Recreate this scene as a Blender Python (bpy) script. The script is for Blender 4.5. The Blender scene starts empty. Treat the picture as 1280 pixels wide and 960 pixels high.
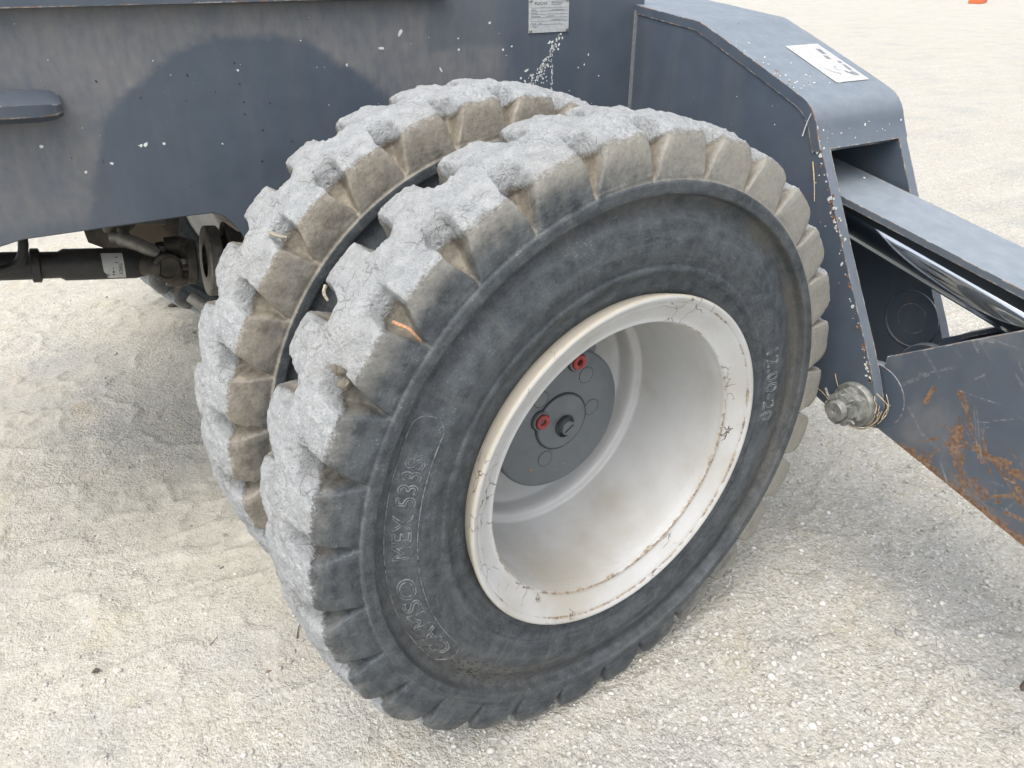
import bpy, bmesh, math, random
import numpy as np
from mathutils import Vector, Matrix
random.seed(7); RNG = np.random.default_rng(11)
S = bpy.context.scene
COL = S.collection
R = math.radians
PI = math.pi

# ------------------------------------------------------------------ camera
cam_d = bpy.data.cameras.new('camera'); cam = bpy.data.objects.new('camera', cam_d); COL.objects.link(cam)
CAM = Vector((-0.59614, -0.71576, 1.15779)); YAW, PITCH, ROLL, FPX = 0.507556, 0.515021, -0.002423, 941.71
fw = Vector((math.sin(YAW)*math.cos(PITCH), math.cos(YAW)*math.cos(PITCH), -math.sin(PITCH)))
rt = Vector((math.cos(YAW), -math.sin(YAW), 0)); up = rt.cross(fw)
r2 = rt*math.cos(ROLL)+up*math.sin(ROLL); u2 = up*math.cos(ROLL)-rt*math.sin(ROLL)
M = Matrix((r2, u2, -fw)).transposed().to_4x4(); M.translation = CAM
cam.matrix_world = M
cam_d.sensor_width = 36; cam_d.lens = FPX/1280*36; cam_d.clip_start = 0.02; cam_d.clip_end = 1000
S.camera = cam
# ------------------------------------------------------------------ world, sun, exposure
SUN_EL, SUN_AZ = R(64), R(236)          # azimuth of the sun, clockwise from +Y
W = bpy.data.worlds.new('World'); S.world = W; W.use_nodes = True
nt = W.node_tree; bg = nt.nodes['Background']
sky = nt.nodes.new('ShaderNodeTexSky'); sky.sky_type = 'NISHITA'; sky.sun_disc = False
sky.sun_elevation = SUN_EL; sky.sun_rotation = SUN_AZ; sky.air_density = 1.0; sky.dust_density = 4.0; sky.ozone_density = 1.0
hs = nt.nodes.new('ShaderNodeHueSaturation'); hs.inputs['Saturation'].default_value = .45      # thin high cloud
nt.links.new(sky.outputs[0], hs.inputs['Color']); nt.links.new(hs.outputs[0], bg.inputs[0]); bg.inputs[1].default_value = 0.15
sd = bpy.data.lights.new('sun', 'SUN'); sd.energy = 1.15; sd.angle = R(75); sd.color = (1, .955, .89)
sun = bpy.data.objects.new('sun', sd); COL.objects.link(sun)
dv = Vector((math.sin(SUN_AZ)*math.cos(SUN_EL), math.cos(SUN_AZ)*math.cos(SUN_EL), math.sin(SUN_EL)))
sun.rotation_euler = dv.to_track_quat('Z', 'Y').to_euler(); sun.location = dv*10
S.view_settings.view_transform = 'Standard'; S.view_settings.look = 'None'
S.view_settings.exposure = .95; S.view_settings.gamma = 1.0
S.render.engine = 'CYCLES'
S.render.resolution_x = 1024; S.render.resolution_y = 768

# ------------------------------------------------------------------ noise helpers (numpy)
def _h(ix, iy, iz, s):
    n = (ix*374761393 + iy*668265263 + iz*2147483647 + s*1274126177) & 0xffffffff
    n = ((n ^ (n >> 13))*1274126177) & 0xffffffff
    n = ((n ^ (n >> 16))*2246822519) & 0xffffffff
    return ((n ^ (n >> 15)) & 0xffffff)/float(0xffffff)
def vnoise(P, s=0):
    P = np.asarray(P, float); f = np.floor(P).astype(np.int64); t = P-f; t = t*t*(3-2*t)
    x, y, z = f[:, 0], f[:, 1], f[:, 2]; r = 0
    for a in (0, 1):
        for b in (0, 1):
            for c in (0, 1):
                w = (t[:, 0] if a else 1-t[:, 0])*(t[:, 1] if b else 1-t[:, 1])*(t[:, 2] if c else 1-t[:, 2])
                r = r+w*_h(x+a, y+b, z+c, s)
    return r*2-1
def fbm(P, scale, octs=3, s=0, gain=.5):
    P = np.asarray(P, float)*scale; r = 0; a = 1; t = 0
    for o in range(octs):
        r = r+a*vnoise(P+o*17.3, s+o); t += a; a *= gain; P = P*2.03
    return r/t
def sst(e0, e1, x):
    t = np.clip((np.asarray(x, float)-e0)/(e1-e0), 0, 1); return t*t*(3-2*t)

# ------------------------------------------------------------------ object helpers
def link(name, me, mat=None, parent=None, smooth=True):
    o = bpy.data.objects.new(name, me); COL.objects.link(o)
    if mat is not None and not me.materials: me.materials.append(mat)
    if smooth: me.shade_smooth()
    if parent is not None: o.parent = parent
    return o
def np_mesh(name, V, F, attrs=None):
    me = bpy.data.meshes.new(name); V = np.asarray(V, np.float32); F = np.asarray(F, np.int32); k = F.shape[1]
    me.vertices.add(len(V)); me.vertices.foreach_set('co', V.ravel())
    me.loops.add(F.size); me.loops.foreach_set('vertex_index', F.ravel())
    me.polygons.add(len(F)); me.polygons.foreach_set('loop_start', np.arange(0, F.size, k, dtype=np.int32))
    me.polygons.foreach_set('loop_total', np.full(len(F), k, np.int32)); me.update(calc_edges=True)
    for n, v in (attrs or {}).items():
        a = me.attributes.new(n, 'FLOAT', 'POINT'); a.data.foreach_set('value', np.asarray(v, np.float32).ravel())
    return me
def grid_faces(nu, nv, wrap_u=False):
    iu = np.arange(nu if wrap_u else nu-1); iv = np.arange(nv-1)
    a, b = np.meshgrid(iu, iv, indexing='ij'); a2 = (a+1) % nu
    return np.stack([a*nv+b, a2*nv+b, a2*nv+b+1, a*nv+b+1], -1).reshape(-1, 4)
def bm_obj(name, bm, mat, parent=None, smooth=False, bevel=0, segs=2):
    if bevel:
        es = [e for e in bm.edges if len(e.link_faces) == 2 and e.calc_face_angle(0) > .6]
        bmesh.ops.bevel(bm, geom=es, offset=bevel, segments=segs, affect='EDGES', profile=.6, clamp_overlap=True)
    bmesh.ops.recalc_face_normals(bm, faces=bm.faces)
    me = bpy.data.meshes.new(name); bm.to_mesh(me); bm.free()
    o = link(name, me, mat, parent, smooth)
    if bevel or smooth:
        for f in me.polygons: f.use_smooth = True
        try: me.set_sharp_from_angle(angle=R(38))
        except Exception: pass
    return o
def prism(bm, pts, axis, a, b):
    """extrude polygon pts (2D) along axis between a and b. axis 'x': pts are (y,z); 'y': (x,z); 'z': (x,y)"""
    def P(p, h): return {'x': (h, p[0], p[1]), 'y': (p[0], h, p[1]), 'z': (p[0], p[1], h)}[axis]
    A = [bm.verts.new(P(p, a)) for p in pts]; B = [bm.verts.new(P(p, b)) for p in pts]
    bm.faces.new(A); bm.faces.new(B[::-1]); n = len(pts)
    for i in range(n): bm.faces.new((A[i], B[i], B[(i+1) % n], A[(i+1) % n]))
def box(bm, lo, hi):
    prism(bm, [(lo[0], lo[1]), (hi[0], lo[1]), (hi[0], hi[1]), (lo[0], hi[1])], 'z', lo[2], hi[2])
def tube(bm, pts, rad, seg=10, caps=True):
    pts = [Vector(p) for p in pts]; n = len(pts); rings = []
    rads = rad if isinstance(rad, (list, tuple)) else [rad]*n
    for i, p in enumerate(pts):
        d = (pts[min(i+1, n-1)]-pts[max(i-1, 0)]).normalized()
        q = d.to_track_quat('Z', 'Y')
        rings.append([bm.verts.new(p+q @ Vector((math.cos(t)*rads[i], math.sin(t)*rads[i], 0))) for t in [2*PI*k/seg for k in range(seg)]])
    for i in range(n-1):
        for k in range(seg): bm.faces.new((rings[i][k], rings[i][(k+1) % seg], rings[i+1][(k+1) % seg], rings[i+1][k]))
    if caps: bm.faces.new(rings[0][::-1]); bm.faces.new(rings[-1])
def lathe(bm, prof, org, ax, seg=48, closed=False):
    """prof: (radius, height along ax)"""
    q = Vector(ax).normalized().to_track_quat('Z', 'Y'); org = Vector(org); rings = []
    for r, h in prof:
        if r < 1e-6: rings.append([bm.verts.new(org+q @ Vector((0, 0, h)))])
        else: rings.append([bm.verts.new(org+q @ Vector((math.cos(2*PI*k/seg)*r, math.sin(2*PI*k/seg)*r, h))) for k in range(seg)])
    for A, B in zip(rings[:-1], rings[1:]):
        for k in range(seg):
            k2 = (k+1) % seg
            if len(A) == 1 and len(B) == 1: continue
            if len(A) == 1: bm.faces.new((A[0], B[k2], B[k]))
            elif len(B) == 1: bm.faces.new((A[k], A[k2], B[0]))
            else: bm.faces.new((A[k], A[k2], B[k2], B[k]))
def arc(cx, cy, r, a0, a1, n):
    return [(cx+r*math.cos(R(a0+(a1-a0)*i/n)), cy+r*math.sin(R(a0+(a1-a0)*i/n))) for i in range(n+1)]
def resample(P, n):
    P = np.array(P, float); d = np.r_[0, np.cumsum(np.linalg.norm(np.diff(P, axis=0), axis=1))]; t = np.linspace(0, d[-1], n)
    return np.stack([np.interp(t, d, P[:, k]) for k in range(P.shape[1])], 1)
def smooth_poly(P, it=2):
    P = np.array(P, float)
    for _ in range(it):
        Q = [P[0]]
        for a, b in zip(P[:-1], P[1:]): Q += [a*.75+b*.25, a*.25+b*.75]
        Q.append(P[-1]); P = np.array(Q)
    return P
def top(o, label, cat, group=None):
    o['label'] = label; o['category'] = cat
    if group: o['group'] = group
    return o

# ------------------------------------------------------------------ material helpers
class NB:
    def __init__(s, name):
        s.m = bpy.data.materials.new(name); s.m.use_nodes = True; s.t = s.m.node_tree
        s.b = s.t.nodes['Principled BSDF']; s.tc = s.t.nodes.new('ShaderNodeTexCoord')
    def n(s, ty, **k):
        x = s.t.nodes.new(ty)
        for a, v in k.items(): setattr(x, a, v)
        return x
    def l(s, a, b): s.t.links.new(a, b)
    def put(s, sock, v):
        if isinstance(v, bpy.types.NodeSocket): s.l(v, sock)
        else: sock.default_value = (v if not isinstance(v, tuple) or len(v) == 4 else (*v, 1))
    def noise(s, scale, detail=4, rough=.55, vec=None, dist=0):
        x = s.n('ShaderNodeTexNoise'); x.inputs['Scale'].default_value = scale; x.inputs['Detail'].default_value = detail
        x.inputs['Roughness'].default_value = rough; x.inputs['Distortion'].default_value = dist
        s.l(vec if vec else s.tc.outputs['Object'], x.inputs['Vector']); return x.outputs['Fac']
    def stretch(s, sc, src=None):
        x = s.n('ShaderNodeMapping'); x.inputs['Scale'].default_value = sc
        s.l(src if src else s.tc.outputs['Object'], x.inputs['Vector']); return x.outputs[0]
    def vor(s, scale, vec=None, feature='F1', out='Distance', rnd=1):
        x = s.n('ShaderNodeTexVoronoi'); x.feature = feature; x.inputs['Scale'].default_value = scale; x.inputs['Randomness'].default_value = rnd
        s.l(vec if vec else s.tc.outputs['Object'], x.inputs['Vector']); return x.outputs[out]
    def ramp(s, f, a, b, lo=0., hi=1.):
        x = s.n('ShaderNodeMapRange'); x.interpolation_type = 'SMOOTHSTEP'
        x.inputs[1].default_value = a; x.inputs[2].default_value = b; x.inputs[3].default_value = lo; x.inputs[4].default_value = hi
        s.put(x.inputs[0], f); return x.outputs[0]
    def math(s, op, a, b=0., clamp=False):
        x = s.n('ShaderNodeMath', operation=op); x.use_clamp = clamp; s.put(x.inputs[0], a); s.put(x.inputs[1], b); return x.outputs[0]
    def mix(s, f, a, b):
        x = s.n('ShaderNodeMix', data_type='RGBA'); s.put(x.inputs[0], f); s.put(x.inputs[6], a); s.put(x.inputs[7], b); return x.outputs[2]
    def attr(s, name):
        x = s.n('ShaderNodeAttribute'); x.attribute_name = name; return x.outputs['Fac']
    def bump(s, h, dist, strength=1., prev=None):
        x = s.n('ShaderNodeBump'); x.inputs['Strength'].default_value = strength; x.inputs['Distance'].default_value = dist
        s.put(x.inputs['Height'], h)
        if prev: s.l(prev, x.inputs['Normal'])
        return x.outputs[0]
    def edge(s, rad=.004):
        bv = s.n('ShaderNodeBevel', samples=4); bv.inputs['Radius'].default_value = rad
        ge = s.n('ShaderNodeNewGeometry'); d = s.n('ShaderNodeVectorMath', operation='DOT_PRODUCT')
        s.l(bv.outputs[0], d.inputs[0]); s.l(ge.outputs['True Normal'], d.inputs[1])
        return s.math('SUBTRACT', 1., d.outputs['Value'])
    def out(s, col=None, rough=None, metal=None, norm=None, spec=None):
        for k, v in (('Base Color', col), ('Roughness', rough), ('Metallic', metal), ('Specular IOR Level', spec)):
            if v is not None: s.put(s.b.inputs[k], v)
        if norm is not None: s.l(norm, s.b.inputs['Normal'])
        return s.m
def simple(name, col, rough=.6, metal=0., nscale=60, var=.25, bump=.0004, dirt=None, dirt_amt=.3):
    b = NB(name); n1 = b.noise(nscale, 5); n2 = b.noise(nscale*.15, 4)
    c = b.mix(b.ramp(n1, .3, .7), tuple(x*(1-var) for x in col), tuple(min(1, x*(1+var)) for x in col))
    if dirt: c = b.mix(b.math('MULTIPLY', b.ramp(n2, .45, .68), dirt_amt), c, dirt)
    r = b.ramp(n1, .3, .7, max(.02, rough-.08), min(1, rough+.1))
    return b.out(c, r, metal, b.bump(n1, bump))

MAT = {}
# dark blue-grey machine paint: attributes dust / rust / chip where a mesh has them
def paint(name, edge_wear=True, use_attr=False, top_sky_dust=.62, base=(.062, .079, .103)):
    b = NB(name)
    fine = b.noise(900, 3); med = b.noise(22, 5, .6); big = b.noise(4.5, 4, .6)
    strk = b.noise(16, 5, .6, b.stretch((1, 1, .12)))
    col = b.mix(b.ramp(med, .25, .75), base, tuple(x*1.12 for x in base))
    col = b.mix(b.ramp(strk, .45, .75, 0, .35), col, (.115, .12, .125))
    geo = b.n('ShaderNodeNewGeometry'); sp = b.n('ShaderNodeSeparateXYZ'); b.l(geo.outputs['Normal'], sp.inputs[0])
    up_ = b.ramp(sp.outputs[2], .15, .85)
    dust = b.math('MULTIPLY', up_, b.ramp(b.noise(35, 6, .65), .2, .8, .62, 1.0)); dust = b.math('MULTIPLY', dust, top_sky_dust)
    col = b.mix(dust, col, (.28, .32, .355))  # upward faces coloured paler and bluer: skylight put into the paint, besides dust
    rough = b.ramp(med, .3, .7, .36, .5)
    if use_attr:
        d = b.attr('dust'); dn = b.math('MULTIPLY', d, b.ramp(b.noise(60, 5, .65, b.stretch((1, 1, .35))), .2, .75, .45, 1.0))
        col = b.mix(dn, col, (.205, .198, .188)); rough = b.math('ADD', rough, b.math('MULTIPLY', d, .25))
        rs = b.attr('rust'); rm = b.ramp(b.math('ADD', rs, b.math('MULTIPLY', b.math('SUBTRACT', b.noise(90, 7, .75), .5), 1.7)), .40, .85)
        rc = b.mix(b.ramp(b.noise(160, 5), .35, .65), (.12, .062, .034), (.22, .14, .085))
        col = b.mix(rm, col, rc); rough = b.math('MAXIMUM', rough, b.math('MULTIPLY', rm, .85))
        sc = b.attr('scratch'); col = b.mix(b.math('MULTIPLY', b.math('MULTIPLY', sc, b.ramp(b.noise(120, 3), .4, .6, .15, 1.)), .6), col, (.34, .35, .35))
    # little chips down to primer and spatters
    ch = b.ramp(b.vor(130), .055, .035); ch = b.math('MULTIPLY', ch, b.ramp(b.noise(9, 3), .57, .63))
    col = b.mix(b.math('MULTIPLY', ch, .85), col, (.50, .50, .46))
    dk = b.ramp(b.vor(75, b.stretch((1, 1, .5))), .05, .03); dk = b.math('MULTIPLY', dk, b.ramp(b.noise(7, 2), .55, .6))
    col = b.mix(dk, col, (.012, .012, .014))
    if edge_wear:
        e = b.edge(.0045); em = b.math('MULTIPLY', b.ramp(e, .03, .16), b.ramp(b.noise(38, 6, .7), .44, .54))
        ec = b.mix(b.ramp(b.noise(90, 3), .45, .55), (.28, .15, .07), (.46, .42, .35))
        col = b.mix(em, col, ec)
        rough = b.math('MAXIMUM', rough, b.math('MULTIPLY', em, .8))
    h = b.math('ADD', b.math('MULTIPLY', fine, .3), b.math('MULTIPLY', big, 2.))
    return b.out(col, rough, 0., b.bump(h, .0006), .45)
MAT['paint'] = paint('machine_paint')
MAT['dark_paint'] = paint('dark_machine_paint', top_sky_dust=.12, base=(.046, .058, .076))
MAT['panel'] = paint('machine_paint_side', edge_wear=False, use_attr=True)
MAT['leg'] = paint('machine_paint_leg', edge_wear=True, use_attr=True)
MAT['beam'] = paint('grey_bar_paint', top_sky_dust=.75, base=(.09, .108, .128))
MAT['under'] = simple('greasy_underside', (.048, .041, .032), .6, 0, 40, .5, .001, (.19, .155, .11), .8)
MAT['shaft'] = simple('black_shaft_paint', (.022, .022, .024), .5, 0, 60, .3, .0005, (.09, .08, .065), .35)
MAT['drum'] = simple('grey_drum_metal', (.20, .19, .17), .55, .3, 60, .3, .0005, (.09, .07, .05), .7)
MAT['alloy'] = simple('dull_alloy', (.30, .29, .26), .55, .4, 80, .2, .0005, (.10, .08, .06), .4)
MAT['hose'] = simple('black_hose_rubber', (.016, .016, .017), .5)
MAT['hub'] = simple('hub_grey_paint', (.112, .128, .138), .42, 0, 50, .10, .0003, (.17, .18, .19), .55)
MAT['hub_line'] = simple('hub_groove_dark', (.03, .032, .034), .7)  # near-black tone for the hub's outline rings and plug seat
MAT['red'] = simple('red_plug_paint', (.33, .045, .042), .42, 0, 120, .2, .0003, (.16, .03, .03), .5)
MAT['black'] = simple('black_void_metal', (.012, .011, .011), .6)
MAT['zinc'] = simple('dusty_zinc_bolt', (.24, .245, .225), .55, .45, 90, .3, .0008, (.33, .31, .26), .7)
MAT['label_white'] = simple('white_label_film', (.50, .51, .50), .45, 0, 160, .06, .0001, (.42, .42, .40), .5)
MAT['label_plate'] = simple('silver_plate_metal', (.50, .51, .51), .4, .35, 160, .08, .0001)
MAT['ink'] = simple('dark_label_ink', (.035, .035, .04), .6)
MAT['grey_ink'] = simple('faded_label_ink', (.20, .21, .22), .6)
MAT['weld'] = simple('painted_weld_bead', (.14, .15, .155), .5, 0, 200, .2, .001)
MAT['straw'] = simple('dry_straw', (.48, .38, .24), .8, 0, 200, .25, .0003)
MAT['twig'] = simple('dark_dry_twig', (.10, .08, .06), .8, 0, 200, .3, .0005)
MAT['orange_twig'] = simple('rust_orange_stalk', (.36, .19, .10), .7, 0, 200, .3, .0004)
MAT['chip'] = simple('pale_paint_chip', (.58, .60, .58), .6, 0, 300, .15, .0001)
MAT['rustfleck'] = simple('brown_rust_fleck', (.24, .13, .065), .9, 0, 200, .4, .0006)
MAT['mud'] = simple('dried_mud', (.30, .27, .21), .95, 0, 300, .4, .002)
MAT['orange'] = simple('orange_plastic', (.70, .13, .04), .5)
MAT['leaf'] = simple('dry_leaf', (.07, .06, .05), .8, 0, 150, .4, .0006)
b = NB('chrome_rod'); MAT['chrome'] = b.out((.62, .65, .68), b.ramp(b.noise(30, 5, .7, b.stretch((8, .6, 8))), .3, .8, .05, .16), 1.)
# --- rim paint
b = NB('cream_rim_paint')
d = b.attr('dirt'); n = b.noise(55, 6, .7)
col = b.mix(b.ramp(b.noise(7, 4, .6), .35, .7), (.50, .505, .50), (.44, .435, .415))
col = b.mix(b.math('MULTIPLY', b.ramp(b.noise(4.2, 4), .50, .72), .5), col, (.33, .295, .225))
col = b.mix(b.math('MULTIPLY', b.attr('backside'), b.ramp(n, .2, .8, .6, 1.)), col, (.42, .38, .30))
dm = b.ramp(b.math('ADD', d, b.math('MULTIPLY', b.math('SUBTRACT', b.math('ADD', b.math('MULTIPLY', n, .5), b.math('MULTIPLY', b.noise(13, 5, .7), .5)), .5), 2.0)), .47, .68)
col = b.mix(b.math('MULTIPLY', dm, .85), col, b.mix(b.ramp(b.noise(180, 4), .4, .6), (.15, .095, .055), (.36, .29, .20)))
cr = b.n('ShaderNodeTexVoronoi'); cr.feature = 'DISTANCE_TO_EDGE'; cr.inputs['Scale'].default_value = 26
b.l(b.n('ShaderNodeVectorMath', operation='ADD').outputs[0], cr.inputs['Vector'])
va = cr.inputs['Vector'].links[0].from_node; b.l(b.tc.outputs['Object'], va.inputs[0])
nn = b.n('ShaderNodeTexNoise'); nn.inputs['Scale'].default_value = 30; b.l(b.tc.outputs['Object'], nn.inputs['Vector'])
vs = b.n('ShaderNodeVectorMath', operation='SCALE'); vs.inputs['Scale'].default_value = .05; b.l(nn.outputs['Color'], vs.inputs[0]); b.l(vs.outputs[0], va.inputs[1])
ck = b.math('MULTIPLY', b.ramp(cr.outputs['Distance'], .018, .008), b.ramp(b.noise(11, 4), .53, .60)); ck = b.math('MULTIPLY', ck, b.attr('flange'))
col = b.mix(b.math('MULTIPLY', ck, .8), col, (.09, .06, .04))
sp = b.math('MULTIPLY', b.ramp(b.vor(150), .09, .06), b.ramp(b.noise(14, 3), .54, .6))
col = b.mix(b.math('MULTIPLY', sp, .7), col, (.12, .08, .05))
MAT['rim'] = b.out(col, b.ramp(n, .3, .7, .38, .6), 0., b.bump(b.math('SUBTRACT', b.noise(150, 4), ck), .0006))
# --- tyre
b = NB('worn_tyre_rubber')
cw, fc = b.attr('crown'), b.attr('tan'); uv = b.tc.outputs['UV']
n1, n2, n3 = b.noise(45, 6, .65), b.noise(260, 5, .7), b.noise(9, 5, .6)
rad = b.noise(1.0, 5, .65, b.stretch((30, 4, 1), uv)); crc = b.noise(1.0, 6, .65, b.stretch((5, 60, 1), uv))
rub = b.mix(b.ramp(n1, .3, .7), (.030, .036, .042), (.074, .085, .094))
rub = b.mix(b.ramp(b.noise(320, 4, .8), .45, .8, 0, .6), rub, (.13, .14, .145))
scz = b.ramp(b.noise(1.0, 6, .75, b.stretch((38, 190, 1), uv)), .56, .70); rub = b.mix(b.math('MULTIPLY', scz, b.ramp(n3, .40, .62, .1, .8)), rub, (.17, .18, .18))
rub = b.mix(b.math('MULTIPLY', b.ramp(b.vor(330), .22, .12), b.ramp(n1, .5, .65)), rub, (.30, .31, .30))
rub = b.mix(b.ramp(crc, .42, .72, 0, .55), rub, (.105, .115, .12))
rub = b.mix(b.ramp(rad, .55, .85, 0, .55), rub, (.15, .145, .125))
rub = b.mix(b.math('MULTIPLY', b.attr('band'), b.ramp(n3, .35, .62)), rub, (.155, .135, .105))
# dark oval drip marks
dv_ = b.n('ShaderNodeTexVoronoi'); dv_.inputs['Scale'].default_value = 1; b.l(b.stretch((70, 150, 1), uv), dv_.inputs['Vector'])
sp = b.math('MULTIPLY', b.ramp(dv_.outputs['Distance'], .38, .30), b.math('MULTIPLY', b.attr('drips'), b.ramp(n1, .42, .5)))
rub = b.mix(b.math('MULTIPLY', b.attr('drips'), b.ramp(n1, .3, .65, .25, .75)), rub, (.135, .128, .11)); rub = b.mix(b.math('MULTIPLY', sp, .9), rub, (.014, .015, .016))
oa = b.n('ShaderNodeAttribute'); oa.attribute_type = 'OBJECT'; oa.attribute_name = 'dusty'
fc2 = b.math('ADD', fc, b.math('MULTIPLY', oa.outputs['Fac'], b.ramp(fc, .11, .2, .0, .45)))
tan = b.mix(b.ramp(n1, .3, .7), (.20, .176, .138), (.30, .27, .215))
gv = b.math('MAXIMUM', b.ramp(b.attr('groove'), .1, .5), b.math('MULTIPLY', oa.outputs['Fac'], .8)); tan = b.mix(b.math('MULTIPLY', b.math('SUBTRACT', 1., gv), .72), tan, (.262, .258, .232)); tan = b.mix(b.ramp(n3, .5, .75, 0, .5), tan, (.24, .238, .222))
tm = b.ramp(b.math('ADD', fc2, b.math('MULTIPLY', b.math('SUBTRACT', b.math('ADD', b.math('MULTIPLY', n3, .5), b.math('MULTIPLY', n1, .5)), .5), .9)), .22, .95)
tm = b.math('MULTIPLY', tm, b.ramp(b.noise(180, 4, .7), .2, .6, .72, 1.))
col = b.mix(tm, rub, tan)
mud = b.mix(b.ramp(n1, .35, .65), (.35, .37, .38), (.46, .475, .48))
gr = b.noise(750, 3, .8); mud = b.mix(b.ramp(gr, .52, .72, 0, .7), mud, (.62, .63, .63)); mud = b.mix(b.ramp(gr, .46, .30, 0, .75), mud, (.13, .135, .14))
mud = b.mix(b.ramp(b.noise(24, 5, .65), .55, .8, 0, .5), mud, (.27, .275, .27))
vk = b.n('ShaderNodeTexVoronoi'); vk.feature = 'DISTANCE_TO_EDGE'; vk.inputs['Scale'].default_value = 34
vw = b.n('ShaderNodeVectorMath', operation='ADD'); nw = b.n('ShaderNodeTexNoise'); nw.inputs['Scale'].default_value = 40; b.l(b.tc.outputs['Object'], nw.inputs['Vector'])
vq = b.n('ShaderNodeVectorMath', operation='SCALE'); vq.inputs['Scale'].default_value = .04; b.l(nw.outputs['Color'], vq.inputs[0]); b.l(vq.outputs[0], vw.inputs[1]); b.l(b.tc.outputs['Object'], vw.inputs[0]); b.l(vw.outputs[0], vk.inputs['Vector'])
ckk = b.math('MULTIPLY', b.ramp(vk.outputs['Distance'], .05, .01), b.ramp(b.noise(12, 3), .54, .62)); mud = b.mix(b.math('MULTIPLY', ckk, .5), mud, (.09, .085, .075))
mud = b.mix(b.ramp(n3, .45, .8, 0, .45), mud, (.36, .345, .30))
pit = b.ramp(n2, .42, .30)
mud = b.mix(b.math('MULTIPLY', pit, .7), mud, (.155, .16, .16))
mud = b.mix(b.ramp(b.vor(420), .5, .15, 0, .35), mud, (.54, .55, .55))
cm = b.ramp(b.math('ADD', cw, b.math('MULTIPLY', b.math('SUBTRACT', b.math('ADD', b.math('MULTIPLY', n2, .65), b.math('MULTIPLY', n1, .35)), .5), 1.5)), .22, .62)
col = b.mix(cm, col, mud)
bh = b.math('MULTIPLY', b.math('ADD', b.math('MULTIPLY', n2, 1.3), b.math('MULTIPLY', b.noise(110, 5, .6), 1.6)), b.ramp(cw, 0, .7, .16, 1.))
MAT['tyre'] = b.out(col, b.ramp(cm, 0, 1, .66, .95), 0., b.bump(bh, .0045), .35)
b = NB('raised_rubber'); n = b.noise(120, 4)
MAT['letter'] = b.out(b.mix(b.ramp(n, .35, .65), (.06, .07, .078), (.18, .19, .198)), .6, 0.)
# --- ground
b = NB('crushed_limestone_ground')
P = b.tc.outputs['Object']
n0, n1, n2, n3 = b.noise(.55, 5, .55), b.noise(3.5, 6, .6), b.noise(38, 6, .7), b.noise(420, 4, .7)
v1 = b.vor(95); v2 = b.vor(210)
col = b.mix(b.ramp(n1, .3, .7), (.42, .40, .335), (.47, .45, .385))
col = b.mix(b.ramp(n0, .38, .65, 0, .7), col, (.46, .44, .385))
sa = b.attr('sand'); ns_ = b.math('SUBTRACT', 1., b.math('MULTIPLY', sa, .75)); col = b.mix(b.math('MULTIPLY', sa, .5), col, (.42, .40, .34))
col = b.mix(b.math('MULTIPLY', b.ramp(n2, .42, .70, 0, .5), ns_), col, (.56, .555, .53))
col = b.mix(b.ramp(n2, .45, .30, 0, .45), col, (.30, .29, .26))
wet = b.math('MULTIPLY', b.ramp(b.noise(1.9, 5, .65), .50, .66), .55); col = b.mix(wet, col, (.36, .36, .35))
oc = b.math('MULTIPLY', b.ramp(b.noise(5.5, 4, .6), .56, .72), .28); col = b.mix(oc, col, (.46, .38, .24))
vc = b.n('ShaderNodeTexVoronoi'); vc.inputs['Scale'].default_value = 170; b.l(P, vc.inputs['Vector'])
sc = b.n('ShaderNodeSeparateColor'); b.l(vc.outputs['Color'], sc.inputs[0])
col = b.mix(b.math('MULTIPLY', b.ramp(sc.outputs[0], .72, 1., 0, .6), ns_), col, (.66, .66, .64))
col = b.mix(b.math('MULTIPLY', b.ramp(sc.outputs[1], .80, 1., 0, .6), ns_), col, (.26, .26, .24))
sp = b.ramp(b.vor(34), .10, .07); sp = b.math('MULTIPLY', sp, b.ramp(b.noise(15, 2), .56, .60)); col = b.mix(b.math('MULTIPLY', sp, .7), col, (.10, .10, .095))
tr = b.noise(1.0, 5, .6, b.stretch((1.2, 9, 1)))
col = b.mix(b.ramp(tr, .5, .7, 0, .25), col, (.58, .56, .50))
h = b.math('MULTIPLY', b.math('ADD', b.math('MULTIPLY', v1, -.9), b.math('MULTIPLY', v2, -.6)), ns_); h = b.math('ADD', h, b.math('MULTIPLY', n2, 1.6)); h = b.math('ADD', h, b.math('MULTIPLY', n3, b.math('MULTIPLY', ns_, .35)))
MAT['ground'] = b.out(col, .95, 0., b.bump(h, .0055, .9), .2)
b = NB('limestone_chips'); t = b.attr('tint'); n = b.noise(200, 5)
col = b.mix(t, (.26, .255, .24), (.72, .71, .67)); col = b.mix(b.ramp(n, .35, .7, 0, .4), col, (.46, .43, .36))
MAT['stone'] = b.out(col, .92, 0., b.bump(n, .001), .25)

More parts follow.
